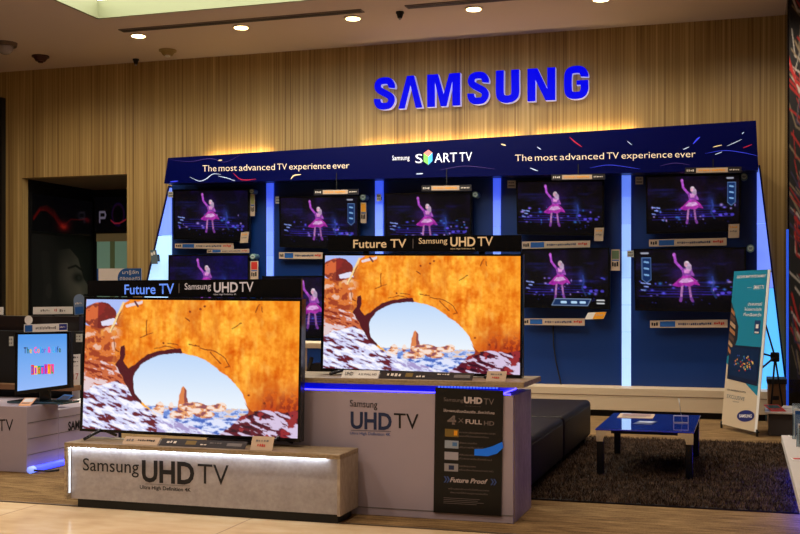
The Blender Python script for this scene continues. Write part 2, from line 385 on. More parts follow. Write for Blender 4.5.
def stage_image(seed, overlay=None, bluish=0., cx=.47):
    c = Canvas(150, 88, (10, 7, 10), 1.72)
    U, V = c.U, c.V; rs = random.Random(seed); dx = cx-.47
    nn = fbm(U*8, V*4, 50+seed)
    c.put(np.clip(nn-.42, 0, 1)*1.6*(V < .8), (24+20*bluish, 14, 56+70*bluish), .8)
    if bluish: c.put(np.clip(.5+(U-.5)*.8, 0, 1), (14, 12, 120), .55*bluish)
    c.put(np.clip(fbm(U*5, V*16, 3)-.5, 0, 1)*2*(abs(V-.42) < .2), (40, 40, 150), .6)
    for y, x0, x1, w, col in [(.70, .05, .94, .008, (60, 46, 225)), (.66, .10, .86, .006, (44, 40, 180)), (.745, .12, .93, .009, (78, 56, 240)), (.61, .22, .78, .005, (40, 50, 170)), (.79, .05, .6, .006, (50, 36, 170)), (.55, .55, .8, .004, (50, 60, 180))]:
        c.line([(x0+dx, y), (x1+dx, y+.01)], w*.8, col, .5+.2*bluish)
    for k in range(26):
        c.glow(rs.uniform(.04, .96), rs.uniform(.5, .82), rs.uniform(.008, .03), rs.uniform(.01, .035), rs.choice([(90, 90, 255), (130, 110, 255), (60, 120, 220), (190, 160, 255)]), .9)
    for x, y in [(.05, .56), (.08, .62), (.05, .68), (.10, .57)]: c.line([(x, y), (x+.035, y+.01)], .009, (150, 170, 255), .9)
    for x, y in [(.86, .72), (.93, .73), (.80, .73), (.73, .66)]: c.ell(x, y, .02, .022, (96, 80, 240), 0, .8)
    c.line([(.71, .46), (.72, .56), (.70, .68), (.74, .80)], .016, (44, 64, 130), .7)
    c.glow(.70, .5, .06, .2, (60, 90, 220), .4)
    # audience silhouettes along the bottom
    c.put(V > .83+.03*np.sin(U*42+seed), (5, 3, 8)); c.put(V > .88, (3, 2, 5))
    for k in range(22):
        c.ell(k/21+rs.uniform(-.01, .01), rs.uniform(.84, .92), .018, .04, (4, 3, 7))
    for k in range(8): c.glow(rs.uniform(.1, .9), rs.uniform(.84, .93), .01, .012, (60, 60, 190), .7)
    # singer: raised arm, blonde hair, flared dress, legs
    def P(*a): return [(x+dx, y) for x, y in a]
    c.glow(.48+dx, .5, .16, .42, (120, 40, 180), .35)
    c.line(P((.385, .10), (.395, .21), (.455, .33)), .020, (176, 78, 200)); c.ell(.382+dx, .085, .014, .032, (196, 100, 212))
    c.line(P((.53, .34), (.555, .43), (.51, .40)), .017, (160, 84, 184))
    c.line(P((.455, .58), (.445, .72), (.44, .84)), .017, (172, 112, 172)); c.line(P((.515, .58), (.525, .72), (.535, .84)), .017, (160, 100, 166))
    c.line(P((.44, .82), (.435, .86)), .022, (120, 60, 150)); c.line(P((.535, .82), (.545, .86)), .022, (120, 60, 150))
    c.poly(P((.445, .31), (.545, .31), (.53, .46), (.46, .46)), (142, 66, 166))
    c.poly(P((.46, .44), (.53, .44), (.585, .52), (.615, .60), (.56, .585), (.52, .625), (.47, .60), (.42, .63), (.36, .60), (.41, .52)), (172, 50, 164))
    c.poly(P((.455, .49), (.53, .48), (.56, .53), (.49, .56), (.42, .55)), (220, 164, 222))
    c.poly(P((.37, .60), (.42, .55), (.45, .60), (.42, .63)), (150, 30, 150)); c.poly(P((.56, .55), (.61, .60), (.56, .585)), (150, 30, 150))
    c.ell(.497+dx, .245, .024, .052, (214, 192, 206)); c.ell(.515+dx, .30, .026, .07, (186, 158, 190)); c.ell(.490+dx, .255, .014, .034, (230, 165, 190))
    c.poly(P((.47, .33), (.525, .34), (.515, .40), (.475, .40)), (216, 140, 206))
    sh = fbm(U*40, V*30, 77); c.C = c.C*(.72+.5*sh)[..., None]
    if overlay in ('right', 'left'):
        x = .875 if overlay == 'right' else .06
        c.poly([(x, .13), (x+.085, .13), (x+.085, .50), (x+.042, .56), (x, .50)], (20, 44, 92)); c.line([(x, .13), (x+.085, .13), (x+.085, .5), (x+.042, .56), (x, .5), (x, .13)], .005, (90, 120, 170))
        for k in range(3): c.line([(x+.025, .20+k*.11), (x+.06, .21+k*.11)], .014, (120, 165, 215))
        c.line([(x-.005, .05), (x+.06, .05)], .010, (190, 190, 210), .9)
    if overlay == 'bottom':
        c.poly([(.345, .99), (.385, .87), (.80, .87), (.76, .99)], (26, 48, 90)); c.line([(.345, .99), (.385, .87), (.80, .87), (.76, .99), (.345, .99)], .005, (130, 150, 185))
        for k in (.46, .58, .68): c.line([(k, .93), (k+.05, .93)], .02, (180, 215, 245))
        for k in (.89, .94): c.line([(.87, k), (.95, k)], .010, (220, 220, 225))
    return c.out()

# ================================================================== SETTING
CEIL, WALLY = 4.85, 14.1
def struct(o): o['kind'] = 'structure'; return o
struct(box('floor', (-13, -2, -.1), (3.5, 6.47, 0), tile, bevel=0))
struct(box('floor', (-13, 6.47, -.1), (3.5, WALLY+2.2, .002), carpet, bevel=0))
gr = boxes('trim_1', [((-4.62, 2, -.02), (-4.612, 6.46, .0008)), ((-3.02, 2, -.02), (-3.012, 6.46, .0008)), ((-13, 4.9, -.02), (3.5, 4.908, .0008)), ((-6.22, 2, -.02), (-6.212, 6.46, .0008))], mat('grout', (150, 122, 92), .7)); struct(gr)
struct(box('trim_2', (-13, 6.455, -.01), (3.5, 6.475, .006), mat('edge_strip', (90, 74, 56), .5), bevel=0))
# ceiling with a rectangular recess
rx0, rx1, ry0, ry1 = -7.55, -2.6, 8.2, 11.72
V = [(-13, -2), (3.5, -2), (3.5, 16.4), (-13, 16.4), (rx0, ry0), (rx1, ry0), (rx1, ry1), (rx0, ry1)]
cv = [(x, y, CEIL) for x, y in V]+[(x, y, CEIL+.3) for x, y in V]
cf = [(0, 1, 5, 4), (1, 2, 6, 5), (2, 3, 7, 6), (3, 0, 4, 7), (8, 12, 13, 9), (9, 13, 14, 10), (10, 14, 15, 11), (11, 15, 12, 8),
      (4, 5, 13, 12), (5, 6, 14, 13), (6, 7, 15, 14), (7, 4, 12, 15), (0, 8, 9, 1), (1, 9, 10, 2), (2, 10, 11, 3), (3, 11, 8, 0)]
struct(mk('ceiling', cv, cf, ceilm))
t = thing('ceiling_light_panel', ((rx0+rx1)/2, (ry0+ry1)/2, CEIL+.02), 'large rectangular recessed ceiling panel glowing white with pale green border', 'ceiling light')
box('diffuser', (rx0+.02, ry0+.02, CEIL+.20), (rx1-.02, ry1-.02, CEIL+.24), mat('diffuser', (250, 250, 240), .5, emit=(255, 255, 240), es=6.0), t, 0)
b = .012
boxes('light_frame', [((rx0+.002, ry0+.002, CEIL-.02), (rx0+b*3, ry1-.002, CEIL+.2)), ((rx1-b*3, ry0+.002, CEIL-.02), (rx1-.002, ry1-.002, CEIL+.2)),
                      ((rx0+.002, ry1-b*3, CEIL-.02), (rx1-.002, ry1-.002, CEIL+.2)), ((rx0+.002, ry0+.002, CEIL-.02), (rx1-.002, ry0+b*3, CEIL+.2))], mat('pale_frame', (128, 130, 98), .7), t)
# back wall with the alcove opening
ax0, ax1, az = PY(22, 177, WALLY).x, PY(127, 175, WALLY).x, 3.235
wx1 = PY(788, 100, WALLY).x+.15
wv = [(-13, 0), (ax0, 0), (ax0, az), (ax1, az), (ax1, 0), (wx1, 0), (wx1, CEIL), (-13, CEIL)]
wf = []
def prism(name, pts, y0, y1, m, **k):
    n = len(pts); V = [(x, y0, z) for x, z in pts]+[(x, y1, z) for x, z in pts]
    return mk(name, V, [tuple(range(n)), tuple(range(2*n-1, n-1, -1))]+[(i, (i+1) % n, n+(i+1) % n, n+i) for i in range(n)], m, **k)
struct(prism('wall_back', wv, WALLY, WALLY+.15, wood, origin=(0, WALLY, 0)))
dwall = mat('alcove_dark', (20, 18, 20), .5)
struct(box('wall_alcove_left', (ax0-.1, WALLY+.15, 0), (ax0, 16.1, az), dwall, bevel=0))
struct(box('wall_alcove_back', (ax0, 16.0, 0), (-8.0, 16.1, az), dwall, bevel=0))
struct(box('wall_alcove_right', (-8.1, WALLY+.15, 0), (-8.0, 16.0, az), dwall, bevel=0))
struct(box('ceiling_alcove', (ax0-.1, WALLY+.15, az), (-8.0, 16.1, az+.1), mat('alcove_ceiling', (130, 112, 98), .8), bevel=0))
struct(box('wall_left', (-13.1, -2, 0), (-13, 14.2, CEIL), mat('far_wall', (60, 52, 46), .8), bevel=0))
struct(box('wall_right', (3.5, -2, 0), (3.6, 14.2, CEIL), mat('far_wall', (60, 52, 46), .8), bevel=0))
pv = PY(1.5, 100, 14.0)
struct(box('trim_3', (pv.x-.9, 14.0, 0), (pv.x, WALLY, CEIL-.4), mat('pillar_dark', (20, 18, 18), .4), bevel=0))
# alcove doorway; light of the corridor beyond is put into glowing panels
d0 = PY(98, 234, 15.98)
dr = thing('doorway_1', (d0.x, 15.98, 0), 'doorway to a pale green lit corridor, its light painted as a glowing panel, at the back of the dark alcove', 'door'); dr['kind'] = 'structure'
del dr['category']
box('corridor_glow_panel', (d0.x, 15.95, .02), (d0.x+.9, 15.99, d0.z-.13), mat('corridor_glow', (120, 150, 130), .3, emit=(130, 165, 140), es=.28), dr, 0)
box('corridor_glow_lintel', (d0.x, 15.93, d0.z-.13), (d0.x+.9, 15.99, d0.z), mat('lintel_glow', (140, 116, 70), .5, emit=(150, 130, 90), es=.12), dr, 0)  # lintel and stile glow too, standing in for the corridor light
box('corridor_glow_stile', (d0.x+.26, 15.93, .02), (d0.x+.34, 15.949, d0.z-.13), mat('stile_glow', (90, 100, 70), .5, emit=(105, 112, 70), es=.2), dr, 0)

# alcove posters
def face_poster():
    c = Canvas(90, 150, (10, 9, 9), .62); U, V = c.U, c.V
    c.glow(.63, .42, .30, .30, (70, 66, 60), .9)
    sk = [(.38, .15), (.60, .12), (.74, .22), (.80, .36), (.84, .44), (.97, .57), (.97, .61), (.90, .63), (.93, .68), (.91, .72), (.90, .78), (.83, .85), (.66, .84), (.48, .75), (.36, .6), (.33, .35)]
    m = c.mask(sk).astype(float)*np.clip((U-.36)/.42, 0, 1)*(1-.5*np.clip((V-.6)/.25, 0, 1))*(.8+.4*fbm(U*5, V*5, 2)); c.put(np.clip(m, 0, 1), (140, 130, 118), .85)
    c.glow(.74, .43, .13, .07, (10, 9, 9), .95); c.line([(.58, .33), (.70, .30), (.82, .35)], .012, (20, 18, 17)); c.ell(.755, .432, .03, .02, (60, 58, 56))
    c.ell(.88, .62, .05, .015, (30, 25, 24)); c.line([(.80, .72), (.92, .71)], .012, (30, 20, 20)); c.poly([(.80, .70), (.92, .69), (.93, .74), (.82, .75)], (70, 48, 46))
    c.put(np.clip((.42-U)/.25, 0, 1), (12, 11, 11), .9); c.line([(.20, .2), (.24, .5), (.22, .75)], .04, (34, 31, 30), .7)
    c.ell(.26, .58, .05, .08, (48, 44, 42), 0, .7)
    return c.out()
y0, y1 = WALLY+.2, 15.96
zt, zm = 2.98, 2.36
def alq(ya, yb, za, zb, x): return [Vector((x, ya, zb)), Vector((x, yb, zb)), Vector((x, yb, za)), Vector((x, ya, za))]
th = thing('face_poster', (ax0+.01, 15, 1.0), 'dark printed poster of a large shadowed face on the alcove side wall', 'poster')
slab('poster_board', alq(y0, y1, .9, 2.42, ax0+.02), .015, matblack, th)
picture('poster_print', alq(y0+.02, y1-.02, .92, 2.40, ax0+.02), face_poster(), PRINT, th, .004)
def swirl(a):
    c = Canvas(110, 60, (5, 4, 6), 1.9); U, V = c.U, c.V
    if a == 0:
        for k in range(9):
            o = k*.012
            c.line([(.02, .62+o), (.12, .35+o), (.22, .28+o*1.5), (.34, .38+o*2), (.44, .62+o*2), (.50, .82)], .012, (70+8*k, 8, 8), .35)
        c.glow(.50, .80, .06, .09, (230, 90, 50)); c.glow(.5, .8, .14, .2, (120, 10, 10), .7)
        c.line([(.50, .78), (.62, .58), (.78, .56), (.90, .50)], .018, (90, 12, 14), .6); c.glow(.9, .55, .08, .1, (90, 10, 20), .8)
    else:
        for k in range(7):
            r = .26+.012*k
            pts = [(.60+r*.9*math.cos(t/10)*.55, .52+r*math.sin(t/10)) for t in range(12, 70)]
            c.line(pts, .008, (70-4*k, 14, 50+8*k), .35)
        c.line([(.42, .68), (.5, .76), (.64, .76), (.80, .66)], .02, (190, 40, 60), .7); c.glow(.95, .5, .05, .2, (150, 20, 30))
        c.line([(.13, .72), (.13, .44), (.26, .44), (.28, .52), (.26, .60), (.13, .60)], .03, (120, 110, 130))
    return c.out()
th = thing('swirl_banner', (ax0+.01, 15, 2.45), 'black banner with a glowing red swirl above the face poster in the alcove', 'banner')
slab('banner_board', alq(y0, y1, 2.44, 3.05, ax0+.02), .015, matblack, th)
picture('banner_print', alq(y0+.02, y1-.02, 2.46, 3.03, ax0+.02), swirl(0), vc_mat('backlit_print', .45), th, .004)
bx0, bx1 = PY(94.5, 200, 15.97).x+.02, PY(136, 200, 15.97).x
th = thing('letter_banner', ((bx0+bx1)/2, 15.97, 2.5), 'black banner with a grey letter P and red ring above the green doorway', 'banner')
q = [Vector((bx0, 15.93, 3.12)), Vector((bx1, 15.93, 3.12)), Vector((bx1, 15.93, 2.52)), Vector((bx0, 15.93, 2.52))]
slab('banner_board', q, .03, matblack, th); picture('banner_print', sub(q, .02, .02, .98, .98), swirl(1), MATS['backlit_print'], th, .004)

# ceiling fittings
warm = mat('lamp_lens', (255, 240, 200), .4, emit=(255, 226, 160), es=14)
trimw = mat('lamp_trim', (205, 180, 150), .5)
dl = [(-7.54, 12.66), (-6.07, 12.66), (-4.57, 12.66), (-3.06, 12.68), (-1.57, 12.70)]
names = ['leftmost', 'second from the left', 'third from the left, at the end of the long slot', 'fourth from the left, above the blue sign', 'rightmost, cut by the top edge of the photo']
proto = None
for i, (x, y) in enumerate(dl):
    if proto is None:
        proto = thing('downlight', (x, y, CEIL), '', 'downlight')
        disc('trim_ring', (x, y), .115, .105, CEIL-.012, CEIL+.001, trimw, proto); disc('lens', (x, y), .085, .085, CEIL-.018, CEIL-.011, warm, proto)
        o = proto
    else:
        o = proto.copy(); COL.objects.link(o); o.location = (x, y, CEIL)
        for ch in list(proto.children):
            c = ch.copy(); COL.objects.link(c); c.parent = o
    tag(o, 'round warm white ceiling downlight, %s' % names[i], 'downlight', 'downlights in the ceiling')
slotm = mat('slot_dark', (52, 42, 38), .7)
for x0, x1, lab in [(-7.62, -4.34, 'long dark linear air slot in the ceiling, the left one'), (-3.80, -1.9, 'long dark linear air slot in the ceiling, the right one')]:
    t = thing('air_slot', ((x0+x1)/2, 12.36, CEIL-.01), lab, 'air vent', 'linear slots in the ceiling')
    box('slot_frame', (x0, 12.30, CEIL-.012), (x1, 12.44, CEIL+.002), mat('slot_frame', (110, 96, 88), .6), t, .003)
    box('slot_opening', (x0+.02, 12.325, CEIL-.016), (x1-.02, 12.415, CEIL-.011), slotm, t, 0)
def detector(x, y, m1, m2, lab, name='smoke_detector', r=.10):
    t = thing(name, (x, y, CEIL), lab, name.replace('_', ' '))
    disc('base_plate', (x, y), r, r, CEIL-.02, CEIL, m1, t); disc('housing', (x, y), r*.55, r*.85, CEIL-.075, CEIL-.02, m1, t); disc('sensor', (x, y), r*.3, r*.3, CEIL-.095, CEIL-.075, m2, t)
detector(-7.6, 13.53, mat('yellowed', (150, 128, 78), .5), wpaper, 'yellowed round smoke detector on the ceiling near the wall', r=.12)
detector(-9.5, 13.32, mat('maroon_plastic', (62, 22, 16), .5), mat('maroon_plastic', (62, 22, 16), .5), 'dark maroon round detector on the ceiling at far left', r=.12)
detector(-8.32, 13.9, matblack, silver, 'small dark sprinkler head on the ceiling close to the wood wall', 'sprinkler', .045)
detector(-3.94, 12.57, matblack, silver, 'small dark sprinkler head on the ceiling between the two air slots', 'sprinkler', .05)
t = thing('dome_camera', (-9.47, 12.5, CEIL), 'round dome security camera on the ceiling at the left edge', 'security camera')
disc('camera_base', (-9.47, 12.5), .15, .16, CEIL-.05, CEIL, mat('brown_plastic', (96, 78, 66), .5), t)
bm = bmesh.new(); bmesh.ops.create_uvsphere(bm, u_segments=24, v_segments=12, radius=.11)
me = bpy.data.meshes.new('dome'); bm.to_mesh(me); bm.free(); me.materials.append(mat('dome_glass', (150, 140, 140), .1))
for v in me.vertices: v.co += Vector((-9.47, 12.5, CEIL-.05))
link('dome', me, t)

# streaked column at the right edge
px = PY(787.5, 100, 13.2).x
cvp = Canvas(70, 260, (14, 10, 14), .27)
rs = random.Random(4)
for k in range(90):
    y = rs.uniform(-.05, .95); w = rs.uniform(.006, .018); col = rs.choice([(190, 20, 20), (210, 200, 190), (150, 130, 100), (200, 30, 24), (60, 50, 90)])
    cvp.line([(-.05+rs.uniform(0, .3), y), (.1+rs.uniform(0, .4), y+.07), (.5+rs.uniform(0, .5), y+.12)], w*.22, tuple(v*.9 for v in col), .9)
t = thing('column_poster', (px+.5, 13.2, 0), 'tall black column printed with red and white light streaks at the right edge', 'column')
box('column', (px, 13.2, 0), (px+1.2, WALLY-.002, CEIL-.002), mat('column_black', (16, 12, 14), .18), t, 0)
q = [Vector((px+.02, 13.195, CEIL-.02)), Vector((px+.62, 13.195, CEIL-.02)), Vector((px+.62, 13.195, .5)), Vector((px+.02, 13.195, .5))]
picture('streak_print', q, cvp.out(), PRINT, t, .003)
box('corner_light', (px-.012, 13.19, .2), (px+.012, 13.23, 2.2), mat('blue_led', (60, 110, 255), .4, emit=(30, 90, 255), es=.45), t, 0)

# ================================================================== DISPLAY WALL
PANY = 13.75
plx0, plx1 = -8.0, PY(768, 395, 13.33).x
t = thing('display_plinth', (-3, 13.5, 0), 'long low cream plinth along the foot of the blue display wall', 'plinth')
box('plinth_body', (plx0, 13.33, .08), (plx1, PANY, .345), cream, t, .004)
boxes('plinth_groove', [((plx0+.01, 13.326, .255), (plx1-.01, 13.333, .262))], mat('groove', (120, 96, 74), .7), t)
box('kickboard', (plx0+.03, 13.42, .003), (plx1-.03, PANY-.01, .08), matblack, t, 0)
# blue board, light columns, end wedges
L0, R0 = PY(172, 188, PANY).x, PY(757, 172, PANY).x
t = thing('display_wall', (-3.8, 13.9, .345), 'tall royal blue display wall board with glowing vertical light columns', 'display wall')
box('blue_board', (L0, PANY, .345), (R0, WALLY-.003, 3.02), bluep, t, 0)
def quadbox(name, pts, ya, yb, m, parent):
    return mk(name, [(x, ya, z) for x, z in pts]+[(x, yb, z) for x, z in pts], BF, m, parent)
ls = [mat('led_blue', (40, 70, 250), .4, emit=(34, 62, 245), es=.9), mat('led_lavender', (120, 150, 255), .4, emit=(112, 140, 255), es=.95), mat('led_ice', (180, 220, 255), .4, emit=(165, 208, 255), es=1.0), mat('led_cyan', (120, 205, 255), .4, emit=(70, 175, 255), es=1.0)]
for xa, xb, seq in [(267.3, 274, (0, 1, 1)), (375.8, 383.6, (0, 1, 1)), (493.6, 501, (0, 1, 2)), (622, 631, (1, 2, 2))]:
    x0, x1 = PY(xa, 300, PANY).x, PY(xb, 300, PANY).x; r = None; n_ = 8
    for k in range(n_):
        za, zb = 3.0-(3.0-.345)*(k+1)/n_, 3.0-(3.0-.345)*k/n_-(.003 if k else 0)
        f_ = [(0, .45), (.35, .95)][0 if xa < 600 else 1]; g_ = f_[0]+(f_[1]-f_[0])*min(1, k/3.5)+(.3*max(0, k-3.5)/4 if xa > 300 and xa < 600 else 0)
        cA, cB = (44, 80, 240), (172, 212, 255); cl = tuple(int(cA[i]+(cB[i]-cA[i])*g_) for i in range(3))  # vertical fade of the glow put into stepped emission colours
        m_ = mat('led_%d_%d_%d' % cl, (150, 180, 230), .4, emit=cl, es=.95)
        o = box('light_column' if k == 0 else 'glow_step', (x0, PANY-.03, za), (x1, PANY+.01, zb), m_, t if k == 0 else r, 0)
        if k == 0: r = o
def edge_at(z, right):                       # slanted outer edge
    return (PY(757.8, 172, PANY).x+.015+(2.93-z)*.115) if right else (PY(170, 188, PANY).x-.0-(2.95-z)*.262)
for right in (0, 1):
    r = None
    for k, (za, zb, m) in enumerate([(2.31, 2.97, ls[1]), (1.55, 2.30, ls[2] if not right else ls[1]), (.345, 1.54, ls[2] if not right else ls[3])]):
        xi = R0 if right else L0
        a = [(xi, zb), (edge_at(zb, right), zb), (edge_at(za, right), za), (xi, za)]
        if not right: a = [a[1], a[0], a[3], a[2]]
        o = quadbox('light_wedge' if k == 0 else 'glow_step', a, PANY-.02, PANY+.25, m, t if k == 0 else r)
        if k == 0: r = o
    e0, e1 = edge_at(3.0, right), edge_at(.345, right); s = 1 if right else -1
    quadbox('edge_trim', [(min(e0, e0+s*.02), 3.0), (max(e0, e0+s*.02), 3.0), (max(e1, e1+s*.02), .345), (min(e1, e1+s*.02), .345)], PANY-.04, PANY+.3, MATS['header_board'], t)
# header
HY = 13.3
hq = QY(HY, (168, 158), (756, 120.5), (758.5, 170), (164, 183.5))
t = thing('header_sign', (-3.7, HY+.2, 2.95), 'wide dark blue header board above the televisions with white lettering and light trails', 'sign')
poly('header_board', [hq[0], hq[1], hq[2], hq[3]], .25, headm, t)
poly('header_return', [Vector((hq[0].x+.1, HY+.251, 3.28)), Vector((hq[1].x-.1, HY+.251, 3.28)), Vector((hq[1].x-.1, HY+.251, 3.06)), Vector((hq[0].x+.1, HY+.251, 3.06))], .19, bluep, t)
def txt(plane_y, s, x0, yt0, yb0, x1, yt1, yb1, m, parent, bold=0., name='lettering', **k):
    return text(name, s, QY(plane_y, (x0, yt0), (x1, yt1), (x1, yb1), (x0, yb0)), m, parent, bold, **k)
def words(y, s, x0, yt0, yb0, x1, yt1, yb1, m, parent, bold):
    wid = {'T': .58, 'V': .62, 't': .36, 'r': .40, 'i': .27, 'm': .86, 'c': .48, 's': .44, ' ': .28, 'v': .52, 'x': .52}
    tot = sum(wid.get(c, .57) for c in s); a = 0
    for wd in s.split(' '):
        b_ = a+sum(wid.get(c, .57) for c in wd); f = lambda p, q_, k: p+(q_-p)*k/tot
        txt(y, wd, f(x0, x1, a), f(yt0, yt1, a), f(yb0, yb1, a), f(x0, x1, b_), f(yt0, yt1, b_), f(yb0, yb1, b_), m, parent, bold, name='word')
        a = b_+.28
hdtxt = mat('header_letters', (225, 205, 180), .5, emit=(225, 200, 165), es=.55)
hdw = mat('header_white', (235, 235, 240), .5, emit=(235, 238, 250), es=.85)
words(HY, 'The most advanced TV experience ever', 202.5, 165.2, 171.6, 349.5, 162, 168.2, hdtxt, t, -.006)
words(HY, 'The most advanced TV experience ever', 515, 154.6, 161.2, 695.5, 150.3, 157.0, hdtxt, t, -.006)
txt(HY, 'Samsung', 392.3, 155.6, 160.3, 409.5, 155.1, 159.9, hdw, t, -.006)
txt(HY, 'S', 415.5, 154, 163, 422.5, 153.8, 162.8, hdw, t, .0)
txt(HY, 'ART', 434.5, 153.2, 162.6, 457, 152.3, 161.8, hdw, t, .0)
txt(HY, 'TV', 459.5, 152.4, 161.6, 472, 151.8, 161.0, hdw, t, -.004)
cube = thing  # logo cube as three coloured facets
hx = [PY(x, y, HY-.004) for x, y in [(428.3, 149.8), (432.4, 152.6), (432.4, 160.8), (428.3, 164.8), (423.6, 161.6), (423.6, 153.2), (428.3, 156.6)]]
for nm, idx, colr in [('logo_facet', (5, 0, 1, 6), (240, 130, 120)), ('logo_facet', (5, 6, 3, 4), (120, 200, 90)), ('logo_facet', (6, 1, 2, 3), (70, 180, 235))]:
    mk(nm, [hx[i]+Vector((0, d, 0)) for d in (0, .003) for i in idx], BF, mat('facet%d' % colr[0], colr, .5, emit=colr, es=.8), t)
def ribbon(pts, w, m, parent, y=HY, name='light_trail'):
    # smooth the pixel path then sweep a thin flat band on the board
    P = []
    for i in range(len(pts)-1):
        p0, p1, p2, p3 = pts[max(i-1, 0)], pts[i], pts[i+1], pts[min(i+2, len(pts)-1)]
        for k in range(6):
            s = k/6
            P.append(tuple(.5*((2*p1[j])+(-p0[j]+p2[j])*s+(2*p0[j]-5*p1[j]+4*p2[j]-p3[j])*s*s+(-p0[j]+3*p1[j]-3*p2[j]+p3[j])*s**3) for j in (0, 1)))
    P.append(pts[-1]); V, F = [], []
    for i, p in enumerate(P):
        a, b = P[max(i-1, 0)], P[min(i+1, len(P)-1)]; dx, dy = b[0]-a[0], b[1]-a[1]; l = math.hypot(dx, dy)+1e-9
        ww = .75*w*(.2+.8*math.sin(math.pi*(i+.5)/len(P)))
        V += [PY(p[0]-dy/l*ww, p[1]+dx/l*ww, y-.003), PY(p[0]+dy/l*ww, p[1]-dx/l*ww, y-.003)]
        if i: F.append((2*i-2, 2*i-1, 2*i+1, 2*i))
    return mk(name, V, F, m, parent)
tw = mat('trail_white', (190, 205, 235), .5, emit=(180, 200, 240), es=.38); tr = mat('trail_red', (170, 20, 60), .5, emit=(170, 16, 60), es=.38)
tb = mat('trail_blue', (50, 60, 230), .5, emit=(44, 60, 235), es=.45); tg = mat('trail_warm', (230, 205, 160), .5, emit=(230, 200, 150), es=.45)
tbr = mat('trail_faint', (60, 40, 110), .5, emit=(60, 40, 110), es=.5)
for pts, w, m in [([(190, 177), (199, 181), (206, 179), (213, 174), (221, 174.5)], .55, tw), ([(218, 176), (227, 178), (235, 181)], .5, tw), ([(233, 173), (240, 179), (247, 180), (256, 179)], .7, tr),
                  ([(291, 179), (294, 175.5), (301, 174.5)], .9, tg), ([(169, 159.5), (190, 161.5), (210, 158.5), (225, 162), (240, 155)], .35, tbr), ([(569.5, 137), (575, 142), (582, 147)], .8, tr),
                  ([(693, 144), (697, 139.5), (700, 137)], 1.1, tb), ([(727, 146), (735, 142.5), (742, 139.2)], .45, tw), ([(713, 147), (722, 145)], .6, tg), ([(743, 148), (752, 144.5)], .6, tr),
                  ([(715, 154.5), (722, 152)], .5, tw), ([(705, 153.5), (725, 150.5), (745, 153), (758, 156)], .4, tb), ([(627, 141), (632, 145)], .5, tw), ([(683, 149.5), (689, 147)], .6, tw),
                  ([(170, 182), (178, 181)], .9, tb), ([(416, 174), (423, 173.5)], .8, tw), ([(501, 144), (506, 145.5)], .9, tg), ([(537, 147), (541, 149.5)], .6, tw), ([(530, 168), (538, 171)], .6, tw),
                  ([(660, 166), (675, 163), (690, 165)], .35, tbr), ([(590, 168), (610, 165), (640, 169)], .35, tb), ([(440, 170), (465, 166), (495, 169)], .35, tbr), ([(742, 134), (744, 132)], .5, tw), ([(218, 160.5), (222, 160)], .9, tg)]:
    ribbon(pts, w, m, t)
# warm fluorescent battens lying on top of the header
tubem = mat('batten_tube', (255, 235, 190), .4, emit=(255, 218, 146), es=24)
for xa, xb, lab in [(206, 270, 'above the left lettering'), (362, 520, 'above the centre of the header'), (535, 634, 'above the right lettering')]:
    p0, p1 = [PY(x_, 158-(x_-168)*37.5/588+2.2, 14.04) for x_ in (xa, xb)]; x0, x1, z = p0.x, p1.x, min(p0.z, p1.z)
    t = thing('batten_light', ((x0+x1)/2, 13.88, z), 'warm glowing batten lamp hidden on the header board top, %s' % lab, 'lamp', 'batten lamps on top of the header')
    box('batten_base', (x0, 13.80, 3.02), (x1, 13.85, z-.06), matblack, t, 0)
    tube('batten_tube', [p0, p1], .018, tubem, t)

# -------------------------------------------------- big wall sign letters
t = thing('store_sign', (-1.9, WALLY-.04, 3.75), 'large glowing blue capital letter sign mounted on the wood wall', 'sign')
bluef = mat('sign_face', (0, 0, 60), .5, emit=(0, 0, 232), es=1.0); sside = mat('sign_side', (190, 190, 225), .35, emit=(170, 170, 225), es=.55)
SQ = QY(WALLY-.10, (374, 77.8), (588.5, 65.2), (588.5, 98.2), (374, 110.2))
for m_ in (bluef,): m_.node_tree.nodes['Principled BSDF'].inputs['Specular IOR Level'].default_value = .08
for m_, v_ in ((leather, .14), (headm, .15), (MATS['poster_black'] if 'poster_black' in MATS else leather, .14)): m_.node_tree.nodes['Principled BSDF'].inputs['Specular IOR Level'].default_value = v_
def letter(polys, x0, x1, a):
    """polys: list of outlines in a (0..a) x (0..1) box"""
    V, F, MI = [], [], []; u0, u1 = (x0-374)/214.5, (x1-374)/214.5
    for pl in polys:
        n = len(pl); s = len(V)
        fr = [bil(SQ, u0+(u1-u0)*x/a, 1-y) for x, y in pl]; V += fr+[p+Vector((0, .09, 0)) for p in fr]
        F.append(tuple(s+i for i in range(n))); MI.append(0)
        F += [(s+i, s+(i+1) % n, s+n+(i+1) % n, s+n+i) for i in range(n)]; MI += [1]*n
        F.append(tuple(s+2*n-1-i for i in range(n))); MI.append(1)
    me = bpy.data.meshes.new('letter'); me.from_pydata([tuple(v) for v in V], [], F)
    me.materials.append(bluef); me.materials.append(sside); me.polygons.foreach_set('material_index', MI); me.update()
    link('letter', me, t)
